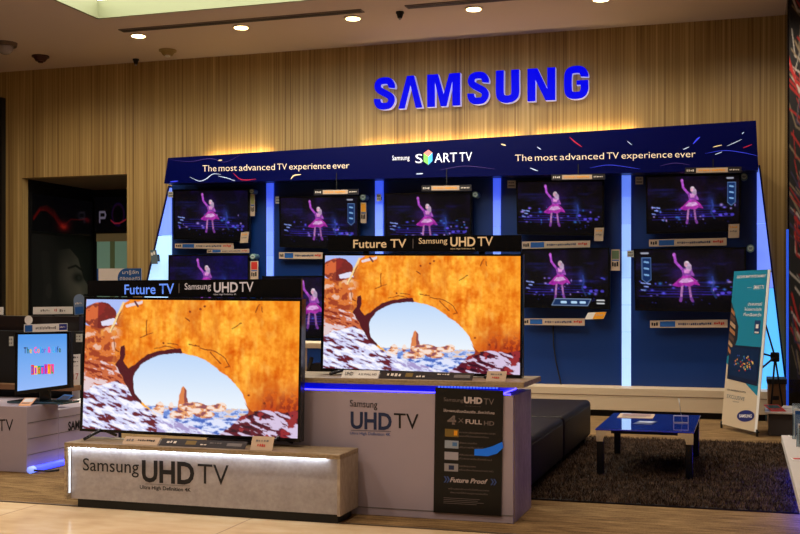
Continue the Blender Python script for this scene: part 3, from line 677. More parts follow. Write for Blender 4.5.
def stroke(path, w, steps=7):
    P = []
    for i in range(len(path)-1):
        p0, p1, p2, p3 = path[max(i-1, 0)], path[i], path[i+1], path[min(i+2, len(path)-1)]
        for k in range(steps):
            s = k/steps
            P.append([.5*((2*p1[j])+(-p0[j]+p2[j])*s+(2*p0[j]-5*p1[j]+4*p2[j]-p3[j])*s*s+(-p0[j]+3*p1[j]-3*p2[j]+p3[j])*s**3) for j in (0, 1)])
    P.append(list(path[-1])); A, B = [], []
    for i, p in enumerate(P):
        a, b = P[max(i-1, 0)], P[min(i+1, len(P)-1)]; dx, dy = b[0]-a[0], b[1]-a[1]; l = math.hypot(dx, dy)+1e-9
        A.append((p[0]-dy/l*w/2, p[1]+dx/l*w/2)); B.append((p[0]+dy/l*w/2, p[1]-dx/l*w/2))
    return A+B[::-1]
Sp = [(.545, .655), (.55, .74), (.47, .865), (.325, .895), (.17, .86), (.115, .735), (.16, .62), (.33, .51), (.50, .40), (.545, .27), (.47, .135), (.325, .105), (.17, .14), (.105, .26), (.105, .345)]
Up = [(.115, 1.0), (.115, .7), (.115, .3), (.17, .16), (.33, .105), (.49, .16), (.55, .3), (.55, .7), (.55, 1.0)]
Gp = [(.57, .66), (.57, .74), (.49, .865), (.34, .895), (.18, .865), (.115, .72), (.115, .28), (.18, .14), (.34, .105), (.50, .14), (.57, .28), (.57, .44)]
A_ = [(0, 0), (.36, 1), (.66, 1), (1, 0), (.72, 0), (.51, .70), (.27, 0)]
M_ = [(0, 0), (0, 1), (.33, 1), (.5, .38), (.67, 1), (1, 1), (1, 0), (.76, 0), (.76, .74), (.59, 0), (.41, 0), (.24, .74), (.24, 0)]
N_ = [(0, 0), (0, 1), (.36, 1), (.71, .36), (.71, 1), (1, 1), (1, 0), (.65, 0), (.29, .64), (.29, 0)]
letter([stroke(Sp, .21)], 374, 396, .65); letter([A_], 399.6, 424.6, 1); letter([M_], 429.5, 463.4, 1)
letter([stroke(Sp, .21)], 470.6, 492, .65); letter([stroke(Up, .23)], 499, 522, .665); letter([N_], 530, 557, 1)
letter([stroke(Gp, .22), [(.35, .56), (.68, .56), (.68, .42), (.35, .42)]], 565.4, 588.5, .685)

# -------------------------------------------------- wall televisions
TVY = 13.60
def wall_tv(pts, img, label, blk=True):
    q = QY(TVY, *pts); c = (q[2]+q[3])/2
    t = thing('television', (c.x, TVY+.02, c.z), label, 'television', 'televisions on the blue display wall')
    w = (q[1]-q[0]).length; h = (q[0]-q[3]).length; bz = .022
    qi = sub(q, bz/w, bz/h, 1-bz/w, 1-1.5*bz/h)
    frame('bezel', q, qi, .03, black, t)
    picture('screen', qi, img, SCREEN2, t, -.008)
    slab('housing', off(q, -.03), .04, housing, t)
    slab('wall_mount', off(sub(q, .35, .3, .65, .7), -.068), .078, matblack, t)
    return q
TV = {}
TV['A1'] = wall_tv([(173, 189.4), (249, 188.8), (249, 242), (173.4, 239.3)], stage_image(1, None, .3), 'television showing a singer, top row, first from the left')
TV['A2'] = wall_tv([(279, 196.5), (358.6, 195.6), (358.6, 249.5), (279.6, 247)], stage_image(2, 'right', .2), 'television showing a singer, top row, second from the left')
TV['A3'] = wall_tv([(384.6, 193), (471.5, 192), (471.5, 248.5), (385, 247)], stage_image(3), 'television showing a singer, top row, third from the left, partly behind a black sign')
TV['A4'] = wall_tv([(516, 180.7), (604, 179.6), (603.6, 236), (517, 234.3)], stage_image(4, None, 0, .42), 'television showing a singer, top row, fourth from the left')
TV['A5'] = wall_tv([(645.6, 175.4), (741, 173.4), (740.3, 231), (646.4, 234)], stage_image(5, 'right'), 'television showing a singer, top row, rightmost')
TV['B1'] = wall_tv([(168.4, 254.8), (249, 254), (249, 309), (168, 307)], stage_image(6, None, 1., .45), 'television with a deep blue stage picture, bottom row, leftmost')
TV['B2'] = wall_tv([(262, 276), (354, 275.4), (354, 339), (262, 337.4)], stage_image(7, None, .2, .535), 'television showing a singer, seen in the gap between the two big televisions')
TV['B4'] = wall_tv([(520.5, 249), (609.5, 247.5), (610, 309.5), (521, 307.5)], stage_image(8, 'bottom', 0, .42), 'television with an information bar along the bottom, lower row, right of the big canyon television')
TV['B5'] = wall_tv([(633.6, 249), (746, 247), (746.6, 312.5), (635, 310.6)], stage_image(9, 'left', 0, .45), 'television with an information tab on its left, lower row, rightmost, behind the teal banner')

# labels fixed on the display wall
def strip(pts, label, parts, body=paper, y=TVY, back=PANY, hang=None, name='label_strip', cat='label', group='printed label strips on the display wall', t_=.012):
    q = QY(y, *pts); c = (q[2]+q[3])/2
    t = thing(name, (c.x, y, c.z), label, cat, group)
    slab('card', q, t_, body, t)
    for kind, arg, m in parts:
        if kind == 'rect': slab('colour_block', off(sub(q, *arg), .001), .001, m, t)
        if kind == 'marks':
            u0, v0, u1, v1, n = arg; rr = random.Random(n); L = []
            for k in range(n):
                a = u0+(u1-u0)*k/n; L.append((a, v0+(v1-v0)*rr.uniform(0, .3), a+(u1-u0)/n*rr.uniform(.5, .85), v1-(v1-v0)*rr.uniform(0, .3)))
            flats('print_marks', q, L, m, t, .003)
        if kind == 'text': text('lettering', arg[0], sub(q, *arg[1:]), m, t, .005, lift=.003)
    if hang: box('bracket', (c.x-.005, y+t_, c.z+.01), (c.x+.005, y+t_+.006, hang), matblack, t, 0)
    else: slab('bracket', off(sub(q, .3, .3, .7, .8), -t_), back-y-t_+.001, matblack, t)
    return q
TR_ = lambda x0, y0, x1, y1, s=0: [(x0, y0), (x1, y0-s), (x1, y1-s), (x0, y1)]
for (x0, y0, x1, y1, s), lab in [((314, 189.6, 358.5, 195, .6), 'above the second top row television'), ((421.5, 185.4, 471.5, 191.2, .6), 'above the third top row television'),
                                 ((551.5, 174.6, 605, 180.2, .8), 'above the fourth top row television'), ((685, 167.7, 741.5, 173.8, 1.2), 'above the rightmost top row television')]:
    strip(TR_(x0, y0, x1, y1, s), 'narrow black and beige topper strip %s' % lab,
          [('rect', (.20, .12, .76, .88), paper), ('marks', (.24, .35, .72, .65, 12), orange), ('marks', (.03, .3, .17, .7, 4), wink), ('marks', (.79, .35, .97, .65, 6), wink)], dpaper, y=HY-.02, hang=3.04)
for pts, lab in [([(175, 243.6), (233.5, 243), (233.5, 249.3), (175, 248)], 'long beige label strip under the leftmost top row television'),
                 ([(207, 249.6), (249, 248.8), (249, 252.8), (207, 252.8)], 'short beige label strip on top of the deep blue stage television'),
                 ([(279, 252.2), (322.5, 252.2), (322.5, 259), (279, 258.6)], 'long beige label strip under the second top row television'),
                 ([(522, 241.6), (590, 240.6), (590, 247.2), (522, 248.8)], 'long beige label strip under the fourth top row television'),
                 ([(649, 239.6), (726.5, 237.8), (726.5, 245.4), (649, 246.6)], 'long beige label strip under the rightmost top row television'),
                 ([(522, 318.4), (584.5, 318.4), (584.5, 325.6), (522, 324.8)], 'long beige label strip under the television with the information bar'),
                 ([(650, 320.6), (727.5, 319.6), (727.5, 327.4), (650, 327.8)], 'long beige label strip under the lower rightmost television')]:
    strip(pts, lab, [('rect', (.13, .12, .33, .88), bpaper), ('marks', (.02, .25, .11, .75, 3), ink), ('marks', (.37, .35, .8, .68, 16), nink), ('marks', (.83, .25, .97, .7, 5), redp)], paper, y=TVY+.04)
for (x, y, r), lab in [((251.8, 191.3, 2.4), 'beside the first top row television'), ((363, 197, 3), 'beside the second top row television'), ((475.3, 194.5, 3), 'beside the third top row television'),
                       ((744, 176.6, 3.6), 'beside the rightmost top row television'), ((750.5, 248.3, 3.8), 'above the teal banner'), ((252.8, 256.4, 2.8), 'beside the deep blue stage television')]:
    q = rectY(TVY+.02, x-r, y-r, x+r, y+r); c = (q[2]+q[3])/2
    t = thing('round_badge', (c.x, TVY+.05, c.z), 'small round grey badge %s' % lab, 'badge', 'round badges on the display wall')
    ell('badge_disc', q, mat('badge_teal', (104, 140, 140), .5), t, t=PANY-TVY-.016); ell('badge_face', sub(q, .14, .14, .86, .86), mat('badge_face', (190, 205, 200), .5), t, .006)
    flats('print_marks', q, [(.25, .40, .75, .50), (.3, .56, .7, .64)], nink, t, .009)
gold = mat('gold_green', (150, 150, 84), .5)
for (x0, y0, x1, y1), lab, m2 in [((250.4, 194, 254.6, 216), 'beside the first top row television', gold), ((360.6, 202.5, 366.2, 223), 'beside the second top row television', orange),
                                  ((611, 249.5, 619.8, 270.5), 'beside the television with the information bar', mat('olive', (90, 110, 80), .5)), ((250.4, 261, 258, 280), 'beside the deep blue stage television', redp)]:
    strip(TR_(x0, y0, x1, y1), 'small upright sticker card %s' % lab, [('rect', (.1, .05, .9, .45), m2), ('marks', (.12, .58, .88, .82, 3), ink), ('rect', (.1, .48, .9, .54), bpaper)], paper, y=TVY+.03, name='sticker_card', group='upright sticker cards on the display wall')
for (x0, y0, x1, y1), lab in [((168, 191.5, 173.5, 197.5), 'left of the first top row television'), ((275.5, 196.5, 280.5, 203.5), 'left of the second top row television'), ((376.5, 194, 381, 201), 'left of the third top row television'),
                              ((507.5, 180.5, 515.5, 188), 'left of the fourth top row television'), ((635.5, 176.8, 643, 184.2), 'left of the rightmost top row television'), ((627.2, 250.5, 634, 257), 'left of the lower rightmost television')]:
    strip(TR_(x0, y0, x1, y1), 'tiny off white tag %s' % lab, [('marks', (.15, .2, .85, .4, 3), gink), ('rect', (.1, .62, .9, .8), gink)], mat('tag_white', (190, 190, 180), .6), y=TVY+.03, name='corner_tag', group='tiny corner tags on the display wall')
for pts, lab in [([(241, 232.5), (248.8, 231.8), (247.6, 242.6), (240, 243)], 'first top row television'), ([(594.6, 228), (604, 227.6), (603, 241), (594, 241)], 'fourth top row television'), ([(728.6, 224.2), (739.4, 223.8), (739, 237.6), (728.2, 238)], 'rightmost top row television')]:
    strip(pts, 'beige price tag on the lower right corner of the %s' % lab, [('marks', (.15, .15, .85, .3, 4), orange), ('marks', (.15, .45, .85, .6, 5), gink)], paper, y=TVY-.014, back=TVY, name='price_tag', group='beige price tags on the display wall', cat='price tag')
strip([(588, 312.6), (606.5, 311.8), (603.5, 318.8), (584.5, 319.4)], 'white and orange ticket under the television with the information bar', [('rect', (.42, .02, .99, .98), orange), ('marks', (.5, .3, .9, .6, 4), paper)], wpaper, name='price_ticket', cat='price tag', group=None)
strip([(150, 250), (156, 250), (157.5, 264), (151.5, 264)], 'small green grey tag on the left light wedge', [('marks', (.1, .1, .9, .4, 2), wink)], mat('tag_grey', (90, 104, 110), .6), name='corner_tag', group=None)
tag(tube('power_cable', [PY(553, 324, 13.72), PY(553.5, 345, 13.72), PY(556, 362, 13.70), PY(561.5, 386, 13.70)], .009, matblack), 'thin black power cable hanging down the blue board', 'cable')

# ================================================================== BIG TELEVISIONS
def big_tv(pts, spts, y, label, ztop, legs):
    q = QY(y, *pts); qi = QY(y, *spts); c = (q[2]+q[3])/2
    t = thing('large_television', (c.x, y+.05, ztop), label, 'television')
    frame('bezel', q, qi, .035, black, t)
    picture('screen', qi, ARCH, SCREEN, t, -.006)
    slab('housing', off(q, -.035), .035, housing, t)
    flats('nameplate', q, [(.485, .975, .515, .985)], silver, t, .001)
    zb = min(q[2].z, q[3].z)
    for lx in legs:
        X = q[3].x+(q[2].x-q[3].x)*lx
        tube('stand_leg', [(X-.05, y-.12, ztop+.012), (X, y+.02, zb+.03), (X, y+.05, zb+.10)], [.011, .013, .012], mat('leg_metal', (70, 72, 80), .25, metal=.8), t)
        tube('stand_leg', [(X+.03, y+.15, ztop+.012), (X, y+.03, zb+.03), (X, y+.05, zb+.08)], [.011, .013, .012], mat('leg_metal', (70, 72, 80), .25, metal=.8), t)
    return q
ZP = .443; ZC = .888
q1 = big_tv([(84.3, 296.7), (302, 299), (299.8, 442.4), (79.6, 431)], [(86, 299.2), (299.8, 301.3), (297.5, 438.6), (82, 428.4)], 6.6,
            'very large television showing a rock arch, on the low lit pedestal', ZP, (.10, .91))
q2 = big_tv([(322.6, 253.7), (522.7, 254.2), (521.8, 378), (320.4, 370.6)], [(324.9, 255.5), (520.6, 256.1), (519.9, 375), (322.8, 368)], 7.08,
            'very large television showing a rock arch, on the taller white counter', ZC, (.12, .88))
# topper signs over the televisions
def topper(y, pts, ptsL, label, split, T, parent_tv_top):
    q = QY(y, *pts); c = (q[2]+q[3])/2
    t = thing('topper_sign', (c.x, y, c.z), label, 'sign')
    slab('sign_board', q, .02, black, t)
    for nm, s, a, m, b in T: text(nm, s, QY(y, (a[0], a[1]), (a[3], a[4]), (a[3], a[5]), (a[0], a[2])), m, t, b)
    slab('divider', QY(y-.003, (split-.35, a_ := pts[0][1]+3), (split+.35, a_), (split+.35, pts[3][1]-3), (split-.35, pts[3][1]-3)), .002, gink, t)
    lo = [Vector(((q[3].x*(1-u)+q[2].x*u), y+.02, q[3].z)) for u in (.2, .8)]
    for p in lo: box('bracket', (p.x-.02, y+.021, p.z-.18), (p.x+.02, y+.03, p.z+.08), matblack, t, 0)
    return t
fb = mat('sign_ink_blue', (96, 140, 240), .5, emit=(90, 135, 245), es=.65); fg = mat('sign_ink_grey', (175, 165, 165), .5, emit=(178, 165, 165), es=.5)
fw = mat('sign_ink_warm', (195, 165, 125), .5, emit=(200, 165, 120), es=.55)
tpl = topper(6.68, [(87.5, 280.6), (301.5, 278.8), (301.5, 298), (87.5, 296)], None, 'black topper sign over the left front television with bluish lettering', 179, [
    ('lettering', 'Future TV', (124.6, 284.4, 294.2, 174.2, 283.2, 293.6), fb, .012), ('lettering', 'Samsung', (184.8, 283.2, 289.6, 211, 282.6, 289.2), fg, .002), ('lettering', 'UHD', (213.8, 282.2, 292.2, 238, 281.8, 291.9), fg, .022),
    ('lettering', 'TV', (239.5, 281.8, 291.8, 253.6, 281.6, 291.6), fg, .006), ('small_print', 'Ultra High Definition 4K', (213.6, 293.6, 295.1, 236.5, 293.4, 294.9), fg, 0)], 0)
topper(7.16, [(328, 236), (521.5, 235), (521.5, 251.8), (328, 251.4)], None, 'black topper sign over the right front television with warm lettering', 413, [
    ('lettering', 'Future TV', (353.3, 239.6, 247.9, 406.4, 238.8, 247.4), fw, .012), ('lettering', 'Samsung', (418.8, 238.0, 243.7, 447.4, 237.6, 243.3), fw, .002), ('lettering', 'UHD', (450.4, 236.9, 246.2, 475.4, 236.6, 246), fw, .022),
    ('lettering', 'TV', (477.6, 236.6, 246, 493, 236.4, 245.6), fw, .006), ('small_print', 'Ultra High Definition 4K', (450.4, 248, 249.4, 475, 247.8, 249.2), fw, 0)], 0)

# ================================================================== PEDESTAL (left front)
PX0, PX1, PY0, PY1 = -4.365, -2.388, 6.38, 6.72
t = thing('low_pedestal', ((PX0+PX1)/2, 6.55, 0), 'low grey display pedestal with black lettering and a lit front panel', 'pedestal')
box('top_slab', (PX0, PY0, ZP-.03), (PX1, PY1, ZP), kraft, t, .003)
box('side_panel', (PX0, PY0, .06), (PX0+.02, PY1, ZP-.0305), kraft, t, .002)
box('side_panel', (PX1-.02, PY0+.001, .06), (PX1, PY1, ZP-.0305), concrete_w, t, .002)
box('front_panel', (PX0+.0205, PY0+.05, .06), (PX1-.0205, PY1-.001, ZP-.0305), concrete, t, 0)
box('kickboard', (PX0+.06, PY0+.07, .001), (PX1-.04, PY1-.02, .06), matblack, t, 0)
box('light_strip', (PX0+.025, PY0+.026, ZP-.034), (PX1-.10, PY0+.040, ZP-.0305), mat('cool_led', (235, 245, 255), .5, emit=(225, 240, 255), es=20), t, 0)
box('light_strip', (PX0+.0205, PY0+.022, .10), (PX0+.0225, PY0+.040, ZP-.04), mat('cool_led2', (235, 245, 255), .5, emit=(225, 240, 255), es=1.1), t, 0)
FY = PY0+.05
txt(FY, 'Samsung', 83, 457.8, 470.2, 139, 459.8, 473.3, ink, t, .004)
txt(FY, 'UHD', 142, 459.4, 480.8, 194.4, 461.6, 484.2, ink, t, .03)
txt(FY, 'TV', 197.8, 463.2, 483.2, 228.8, 464.8, 485.4, ink, t, -.004)
txt(FY, 'Ultra High Definition 4K', 140, 484.9, 488.6, 191, 487.8, 491.8, ink, t, .012, name='small_print')
slab('rule', QY(FY-.002, (145, 483.6), (190, 485.8), (190, 486.2), (145, 484.0)), .001, gink, t)

# cards on the pedestal and counter
def stand_card(y, z, x0, x1, h, lean, body, label, parts, name='product_card', cat='card'):
    q = [Vector((x0, y+lean, z+h)), Vector((x1, y+lean, z+h)), Vector((x1, y, z+.001)), Vector((x0, y, z+.001))]
    t = thing(name, ((x0+x1)/2, y, z), label, cat)
    slab('card', q, .004, body, t)
    V = [q[0].lerp(q[1], .3), q[0].lerp(q[1], .7), Vector((x0*.3+x1*.7, y+lean+.05, z+.001)), Vector((x0*.7+x1*.3, y+lean+.05, z+.001))]
    V = [v+Vector((0, .004, -.004)) if i < 2 else v for i, v in enumerate(V)]
    mk('easel_back', [*V, *[v+Vector((0, .003, 0)) for v in V]], BF, body, t)
    for k, arg, m in parts:
        if k == 'rect': slab('print_block', off(sub(q, *arg), .001), .0008, m, t)
        if k == 'marks':
            u0, v0, u1, v1, n = arg; rr = random.Random(n+3)
            flats('print_marks', q, [(u0+(u1-u0)*i/n, v0+(v1-v0)*rr.uniform(0, .3), u0+(u1-u0)*(i+rr.uniform(.5, .85))/n, v1-(v1-v0)*rr.uniform(0, .3)) for i in range(n)], m, t, .003)
        if k == 'text': text('lettering', arg[0], sub(q, *arg[1:]), m, t, .01, lift=.003)
def xat(px, y): return PY(px, 400, y).x
stand_card(6.43, ZP, xat(122, 6.43), xat(157, 6.43), .045, .05, paper, 'beige card lying at the left of the low pedestal top', [('marks', (.08, .3, .3, .7, 3), gink), ('marks', (.4, .35, .9, .6, 8), ink)])
stand_card(6.425, ZP, xat(158, 6.42), xat(244, 6.42), .042, .055, dpaper, 'long dark brochure strip on the low pedestal top', [('marks', (.08, .3, .2, .7, 3), wink), ('rect', (.3, .2, .42, .7), mat('dull_gold', (120, 96, 40), .5)), ('marks', (.48, .55, .56, .8, 2), wink), ('rect', (.78, .3, .95, .7), gink), ('marks', (.58, .3, .72, .5, 5), gink)])
stand_card(6.41, ZP, xat(250, 6.41), xat(272, 6.41), .085, .04, paper, 'tall beige price card in front of the left big television', [('marks', (.2, .25, .8, .4, 5), gink), ('marks', (.3, .55, .7, .75, 4), redp)], 'price_card')
# ================================================================== COUNTER (right front)
t = thing('tall_counter', (-2.4, 7.05, 0), 'tall white display counter with blue light band and navy lettering', 'counter')
CX0, CX1, CY0, CY1 = -3.5, -1.378, 6.76, 7.34
box('counter_body', (CX0, CY0, .003), (CX1, CY1, .802), lilac, t, .003)
box('side_cladding', (CX1, CY0+.03, .003), (CX1+.004, CY1, .80), concrete_w, t, 0)
box('light_band', (CX0+.1, CY0+.07, .803), (CX1-.10, CY1-.05, .852), mat('deep_blue_led', (4, 6, 120), .3, emit=(0, 8, 190), es=.8), t, 0)
box('light_tube', (CX0+.1, CY0+.06, .803), (CX1-.03, CY0+.068, .809), mat('blue_tube', (80, 70, 255), .3, emit=(60, 50, 255), es=9), t, 0)
box('light_tube', (CX1-.09, CY0+.075, .803), (CX1-.084, CY1-.06, .809), mat('blue_tube', (80, 70, 255), .3, emit=(60, 50, 255), es=9), t, 0)
boxes('led_dots', [((x, CY0+.056, .838), (x+.012, CY0+.064, .851)) for x in [-1.88+.021*i for i in range(19)]], mat('led_dot', (90, 130, 255), .3, emit=(80, 120, 255), es=1.1), t)
box('top_slab', (CX0, CY0-.01, .853), (CX1+.07, CY1, ZC), kraft, t, .003)
txt(CY0, 'Samsung', 350, 399.6, 406.2, 377.4, 400.8, 408, ink, t, .006)
txt(CY0, 'UHD', 350.7, 411, 428, 391.8, 412.6, 429.6, nink, t, .03)
txt(CY0, 'TV', 394, 412.7, 427.8, 418.6, 413.8, 429.4, ink, t, .0)
txt(CY0, 'Ultra High Definition 4K', 350, 431.6, 434.2, 390.6, 432.8, 436, mat('blue_ink', (70, 90, 150), .5), t, .012, name='small_print')
slab('rule', QY(CY0-.002, (351, 430), (391, 431.3), (391, 431.7), (351, 430.4)), .001, nink, t)
box('counter_groove', (CX0, CY0-.002, .05), (CX1, CY0+.002, .056), gink, t, 0)
# poster
PYq = QY(CY0-.012, (435.3, 387.5), (503.2, 391), (501, 516.3), (433.4, 512.4))
t = thing('product_poster', (-1.6, CY0-.02, .08), 'tall black product poster with white text on the front of the counter', 'poster')
slab('poster_board', PYq, .010, black, t, label=None) if False else slab('poster_board', PYq, .010, mat('poster_black', (7, 6, 8), .4), t)
pq = lambda x0, y0, x1, y1: sub(PYq, x0, y0, x1, y1)
pw = mat('poster_grey', (190, 175, 175), .5); pd = mat('poster_dim', (110, 98, 96), .5)
for s, a, m, b in [('Samsung', (.13, .075, .42, .105), pd, .004), ('UHD', (.43, .06, .70, .11), pw, .05), ('TV', (.72, .065, .87, .115), pd, 0), ('ให้ภาพคมชัดเหมือนจริง...ยิ่งกว่าที่เคย', (.13, .17, .88, .19), pw, .01),
                   ('4', (.19, .215, .32, .285), pd, .05), ('X', (.35, .235, .43, .27), pd, .0), ('FULL', (.46, .24, .70, .275), pw, .02), ('HD', (.73, .245, .88, .28), pd, .02),
                   ('ความละเอียดสูงสุดระดับ UHD', (.37, .34, .90, .352), pd, .01), ('แบบที่ไม่เคยมีมาก่อน', (.37, .37, .80, .382), pd, .01), ('อัพสเกลลิ่ง', (.37, .425, .63, .437), pd, .01), ('ปรับภาพให้คมชัดขึ้น', (.37, .46, .75, .472), pd, .01),
                   ('สีสันสมจริง', (.37, .52, .60, .532), pd, .01), ('ด้วยเทคโนโลยีใหม่', (.37, .55, .85, .562), pd, .01), ('รองรับอนาคต', (.37, .61, .62, .622), pd, .01), ('พร้อมเชื่อมต่อทุกอุปกรณ์ HD', (.37, .64, .88, .652), pd, .01),
                   ('พร้อมรองรับเทคโนโลยีในอนาคต', (.22, .795, .82, .807), pd, .01), ('อัพเกรดได้ด้วยอุปกรณ์เสริม', (.25, .825, .80, .837), pd, .01), ('Ultra High Definition 4K', (.45, .13, .68, .137), pd, .0)]:
    text('lettering', s, pq(*a), m, t, b, lift=.002)
text('lettering', 'Future Proof', pq(.24, .71, .80, .748), pw, t, .03, shear=.3, lift=.002)
for x in (.15, .19, .84, .88):
    u = [(x, .705), (x+.02, .705), (x+.05, .73), (x+.02, .755), (x, .755), (x+.03, .73)]
    poly('arrow_mark', [bil(off(PYq, .003), *p) for p in u], .002, mat('arrow_blue', (60, 84, 150), .5), t)
for k, m in enumerate([mat('dull_gold', (120, 96, 40), .5), mat('pic1', (150, 160, 175), .5), mat('pic2', (165, 160, 170), .5), mat('pic3', (150, 145, 150), .5)]):
    y = .325+k*.092
    slab('picture_tile', off(pq(.155, y, .36, y+.062), .002), .001, m, t)
slab('picture_detail', off(pq(.22, .615, .30, .65), .003), .001, nink, t); slab('picture_detail', off(pq(.29, .335, .34, .375), .003), .001, orange, t); slab('picture_detail', off(pq(.27, .43, .34, .46), .003), .001, mat('pic4', (80, 120, 170), .5), t)
flats('small_print', PYq, [(.15, .875+.014*i, .15+.6*random.uniform(.8, 1.1), .879+.014*i) for i in range(4)], pd, t, .002)
w = off(PYq, .008)
pts = [(.60, .475), (.72, .47), (.86, .445), (1.0, .405), (1.02, .45), (.93, .50), (.80, .525), (.60, .525)]
tag(poly('blue_band', [bil(w, *p) for p in pts], .006, mat('bright_blue', (10, 110, 215), .4, emit=(0, 80, 200), es=.25)), 'bright blue curved band across the black poster', 'sticker')  # curved blue band with weak emission laid over the poster
stand_card(6.80, ZC, xat(341, 6.80), xat(377.5, 6.80), .048, .05, wpaper, 'white card at the left of the tall counter top', [('text', ('UHD', .08, .25, .3, .7), ink), ('text', ('4 X FULL HD', .45, .4, .95, .65), ink)])
stand_card(6.80, ZC, xat(378.5, 6.80), xat(472, 6.80), .045, .055, dpaper, 'long dark brochure strip on the tall counter top', [('marks', (.08, .3, .25, .7, 4), wink), ('rect', (.28, .2, .36, .7), mat('dull_gold', (120, 96, 40), .5)), ('marks', (.4, .5, .5, .8, 3), wink), ('marks', (.62, .2, .75, .4, 5), wink), ('rect', (.80, .3, .97, .7), gink)])
stand_card(6.78, ZC, xat(486, 6.78), xat(505.5, 6.78), .062, .04, paper, 'beige price card at the right end of the tall counter top', [('marks', (.2, .25, .8, .4, 5), gink), ('marks', (.3, .55, .7, .75, 4), redp)], 'price_card')

# ================================================================== between / behind
sx0, sx1 = xat(280, 9.6), xat(345, 9.6)
t = thing('small_display_table', ((sx0+sx1)/2, 9.8, 0), 'white shelf table seen between the two big televisions', 'table')
zs = PY(310, 343, 9.6).z
box('tabletop', (sx0, 9.6, zs-.05), (sx1, 10.1, zs), cream, t)
box('lower_shelf', (sx0+.02, 9.62, zs-.38), (sx1-.02, 10.08, zs-.35), cream, t)
for x in (sx0+.03, sx1-.08):
    for y in (9.63, 10.03): box('leg', (x, y, .003), (x+.05, y+.05, zs-.05), cream, t, 0)
t = thing('media_box', (xat(313, 9.8), 9.8, zs-.35), 'small black box with a handset standing on the shelf between the televisions', 'set-top box')
box('box_body', (xat(312, 9.75), 9.7, zs-.35), (xat(330, 9.75), 9.95, zs-.20), matblack, t)
tube('handset', [(xat(307, 9.7), 9.68, zs-.35), (xat(311, 9.7), 9.72, zs-.14)], .02, darkgrey, t)

# dark back partition with the small display, left
dq0, dq1 = xat(0, 9)-.8, xat(82, 9)
t = thing('dark_partition', ((dq0+dq1)/2, 9.2, 0), 'black display partition behind the small blue screen television', 'partition')
box('lower_panel', (dq0, 9.0, .003), (dq1, 9.3, PY(30, 331, 9).z), matblack, t)
box('upper_panel', (dq0, 9.1, PY(30, 331, 9).z), (dq1-.1, 9.3, PY(30, 316, 9.1).z), mat('espresso', (34, 24, 24), .35), t)
box('ledge', (dq0, 8.85, .55), (dq1, 8.999, .60), boxbrown, t)
def loose(y, pts, label, parts, body, z_under, name='label_strip', cat='label', group=None):
    q = QY(y, *pts); c = (q[2]+q[3])/2
    t = thing(name, (c.x, y, z_under), label, cat, group)
    slab('card', q, .006, body, t)
    for k, arg, m in parts:
        if k == 'rect': slab('colour_block', off(sub(q, *arg), .001), .001, m, t)
        if k == 'ell': ell('colour_block', sub(q, *arg), m, t, .002)
        if k == 'marks':
            u0, v0, u1, v1, n = arg; rr = random.Random(n+5)
            flats('print_marks', q, [(u0+(u1-u0)*i/n, v0+(v1-v0)*rr.uniform(0, .4), u0+(u1-u0)*(i+rr.uniform(.4, .8))/n, v1-(v1-v0)*rr.uniform(0, .3)) for i in range(n)], m, t, .003)
        if k == 'text': text('lettering', arg[0], sub(q, *arg[1:]), m, t, .004, lift=.004)
    if z_under < c.z-.01: box('post', (c.x-.012, y+.007, z_under), (c.x+.012, y+.02, c.z+.01), matblack, t, 0)
    return t
zup = PY(30, 316, 9.1).z; zlp = PY(30, 331, 9).z
loose(9.15, [(33, 307), (72.5, 306.6), (72.5, 314), (33, 314.4)], 'plain white label strip on top of the black partition', [('marks', (.2, .3, .45, .7, 5), gink), ('marks', (.55, .25, .62, .7, 2), redp), ('marks', (.68, .3, .85, .7, 3), gink)], wpaper, zup)
loose(9.15, [(-6, 307), (3, 307), (3, 314.6), (-6, 314.6)], 'white label strip at the left edge of the partition top', [('marks', (.2, .3, .8, .7, 5), gink)], wpaper, zup)
loose(9.10, [(73.5, 301), (84.5, 300), (84.5, 314), (74.5, 315)], 'blue and grey angled label beside the left big television', [('rect', (.1, .45, .9, .95), bpaper), ('marks', (.15, .1, .85, .3, 5), wink), ('ell', (.02, -.45, .98, .4), mat('bluegrey', (110, 130, 160), .5))], mat('bluegrey', (110, 130, 160), .5), zup)
tt = loose(8.95, [(24, 324.5), (67, 323.2), (67, 331), (24, 332.8)], 'white and blue label strip with a round badge above the small blue screen television', [('rect', (.02, .1, .20, .9), bpaper), ('rect', (.82, .08, 1, .85), mat('royal', (24, 40, 130), .5)), ('marks', (.28, .3, .76, .7, 14), gink), ('marks', (.84, .35, .98, .6, 5), wink)], wpaper, PY(30, 340, 8.95).z)
ell('round_badge', rectY(8.95, 24.5, 315.5, 32.5, 324.5), wpaper, tt, .0)
for (x0, y0, x1, y1), lab in [((9, 336.5), 0) if 0 else ((9, 336.5, 13, 346), 'small white tag left of the small blue screen television'), ((76, 334, 82, 342), 'small grey tag right of the small blue screen television')]:
    loose(8.97, TR_(x0, y0, x1, y1), lab, [('marks', (.1, .2, .9, .4, 2), gink), ('marks', (.1, .6, .9, .8, 2), gink)], mat('tag_white', (190, 190, 180), .6), PY(x0, y1, 8.97).z)
# sign panel beyond, on its post
loose(8.6, [(97, 268.6), (141.5, 268.3), (141.5, 281.5), (97, 281.5)], 'white sign with blue rounded end standing behind the left topper sign', [('rect', (0, 0, .035, 1), bpaper), ('ell', (.47, .0, .85, 1.5), bpaper), ('rect', (.64, .0, 1.0, 1.0), bpaper), ('text', ('มารู้จัก', .58, .18, .94, .42), wpaper), ('text', ('ดิจิตอลทีวี', .52, .66, .97, .88), wpaper)], wpaper, .003, 'shelf_sign', 'sign')

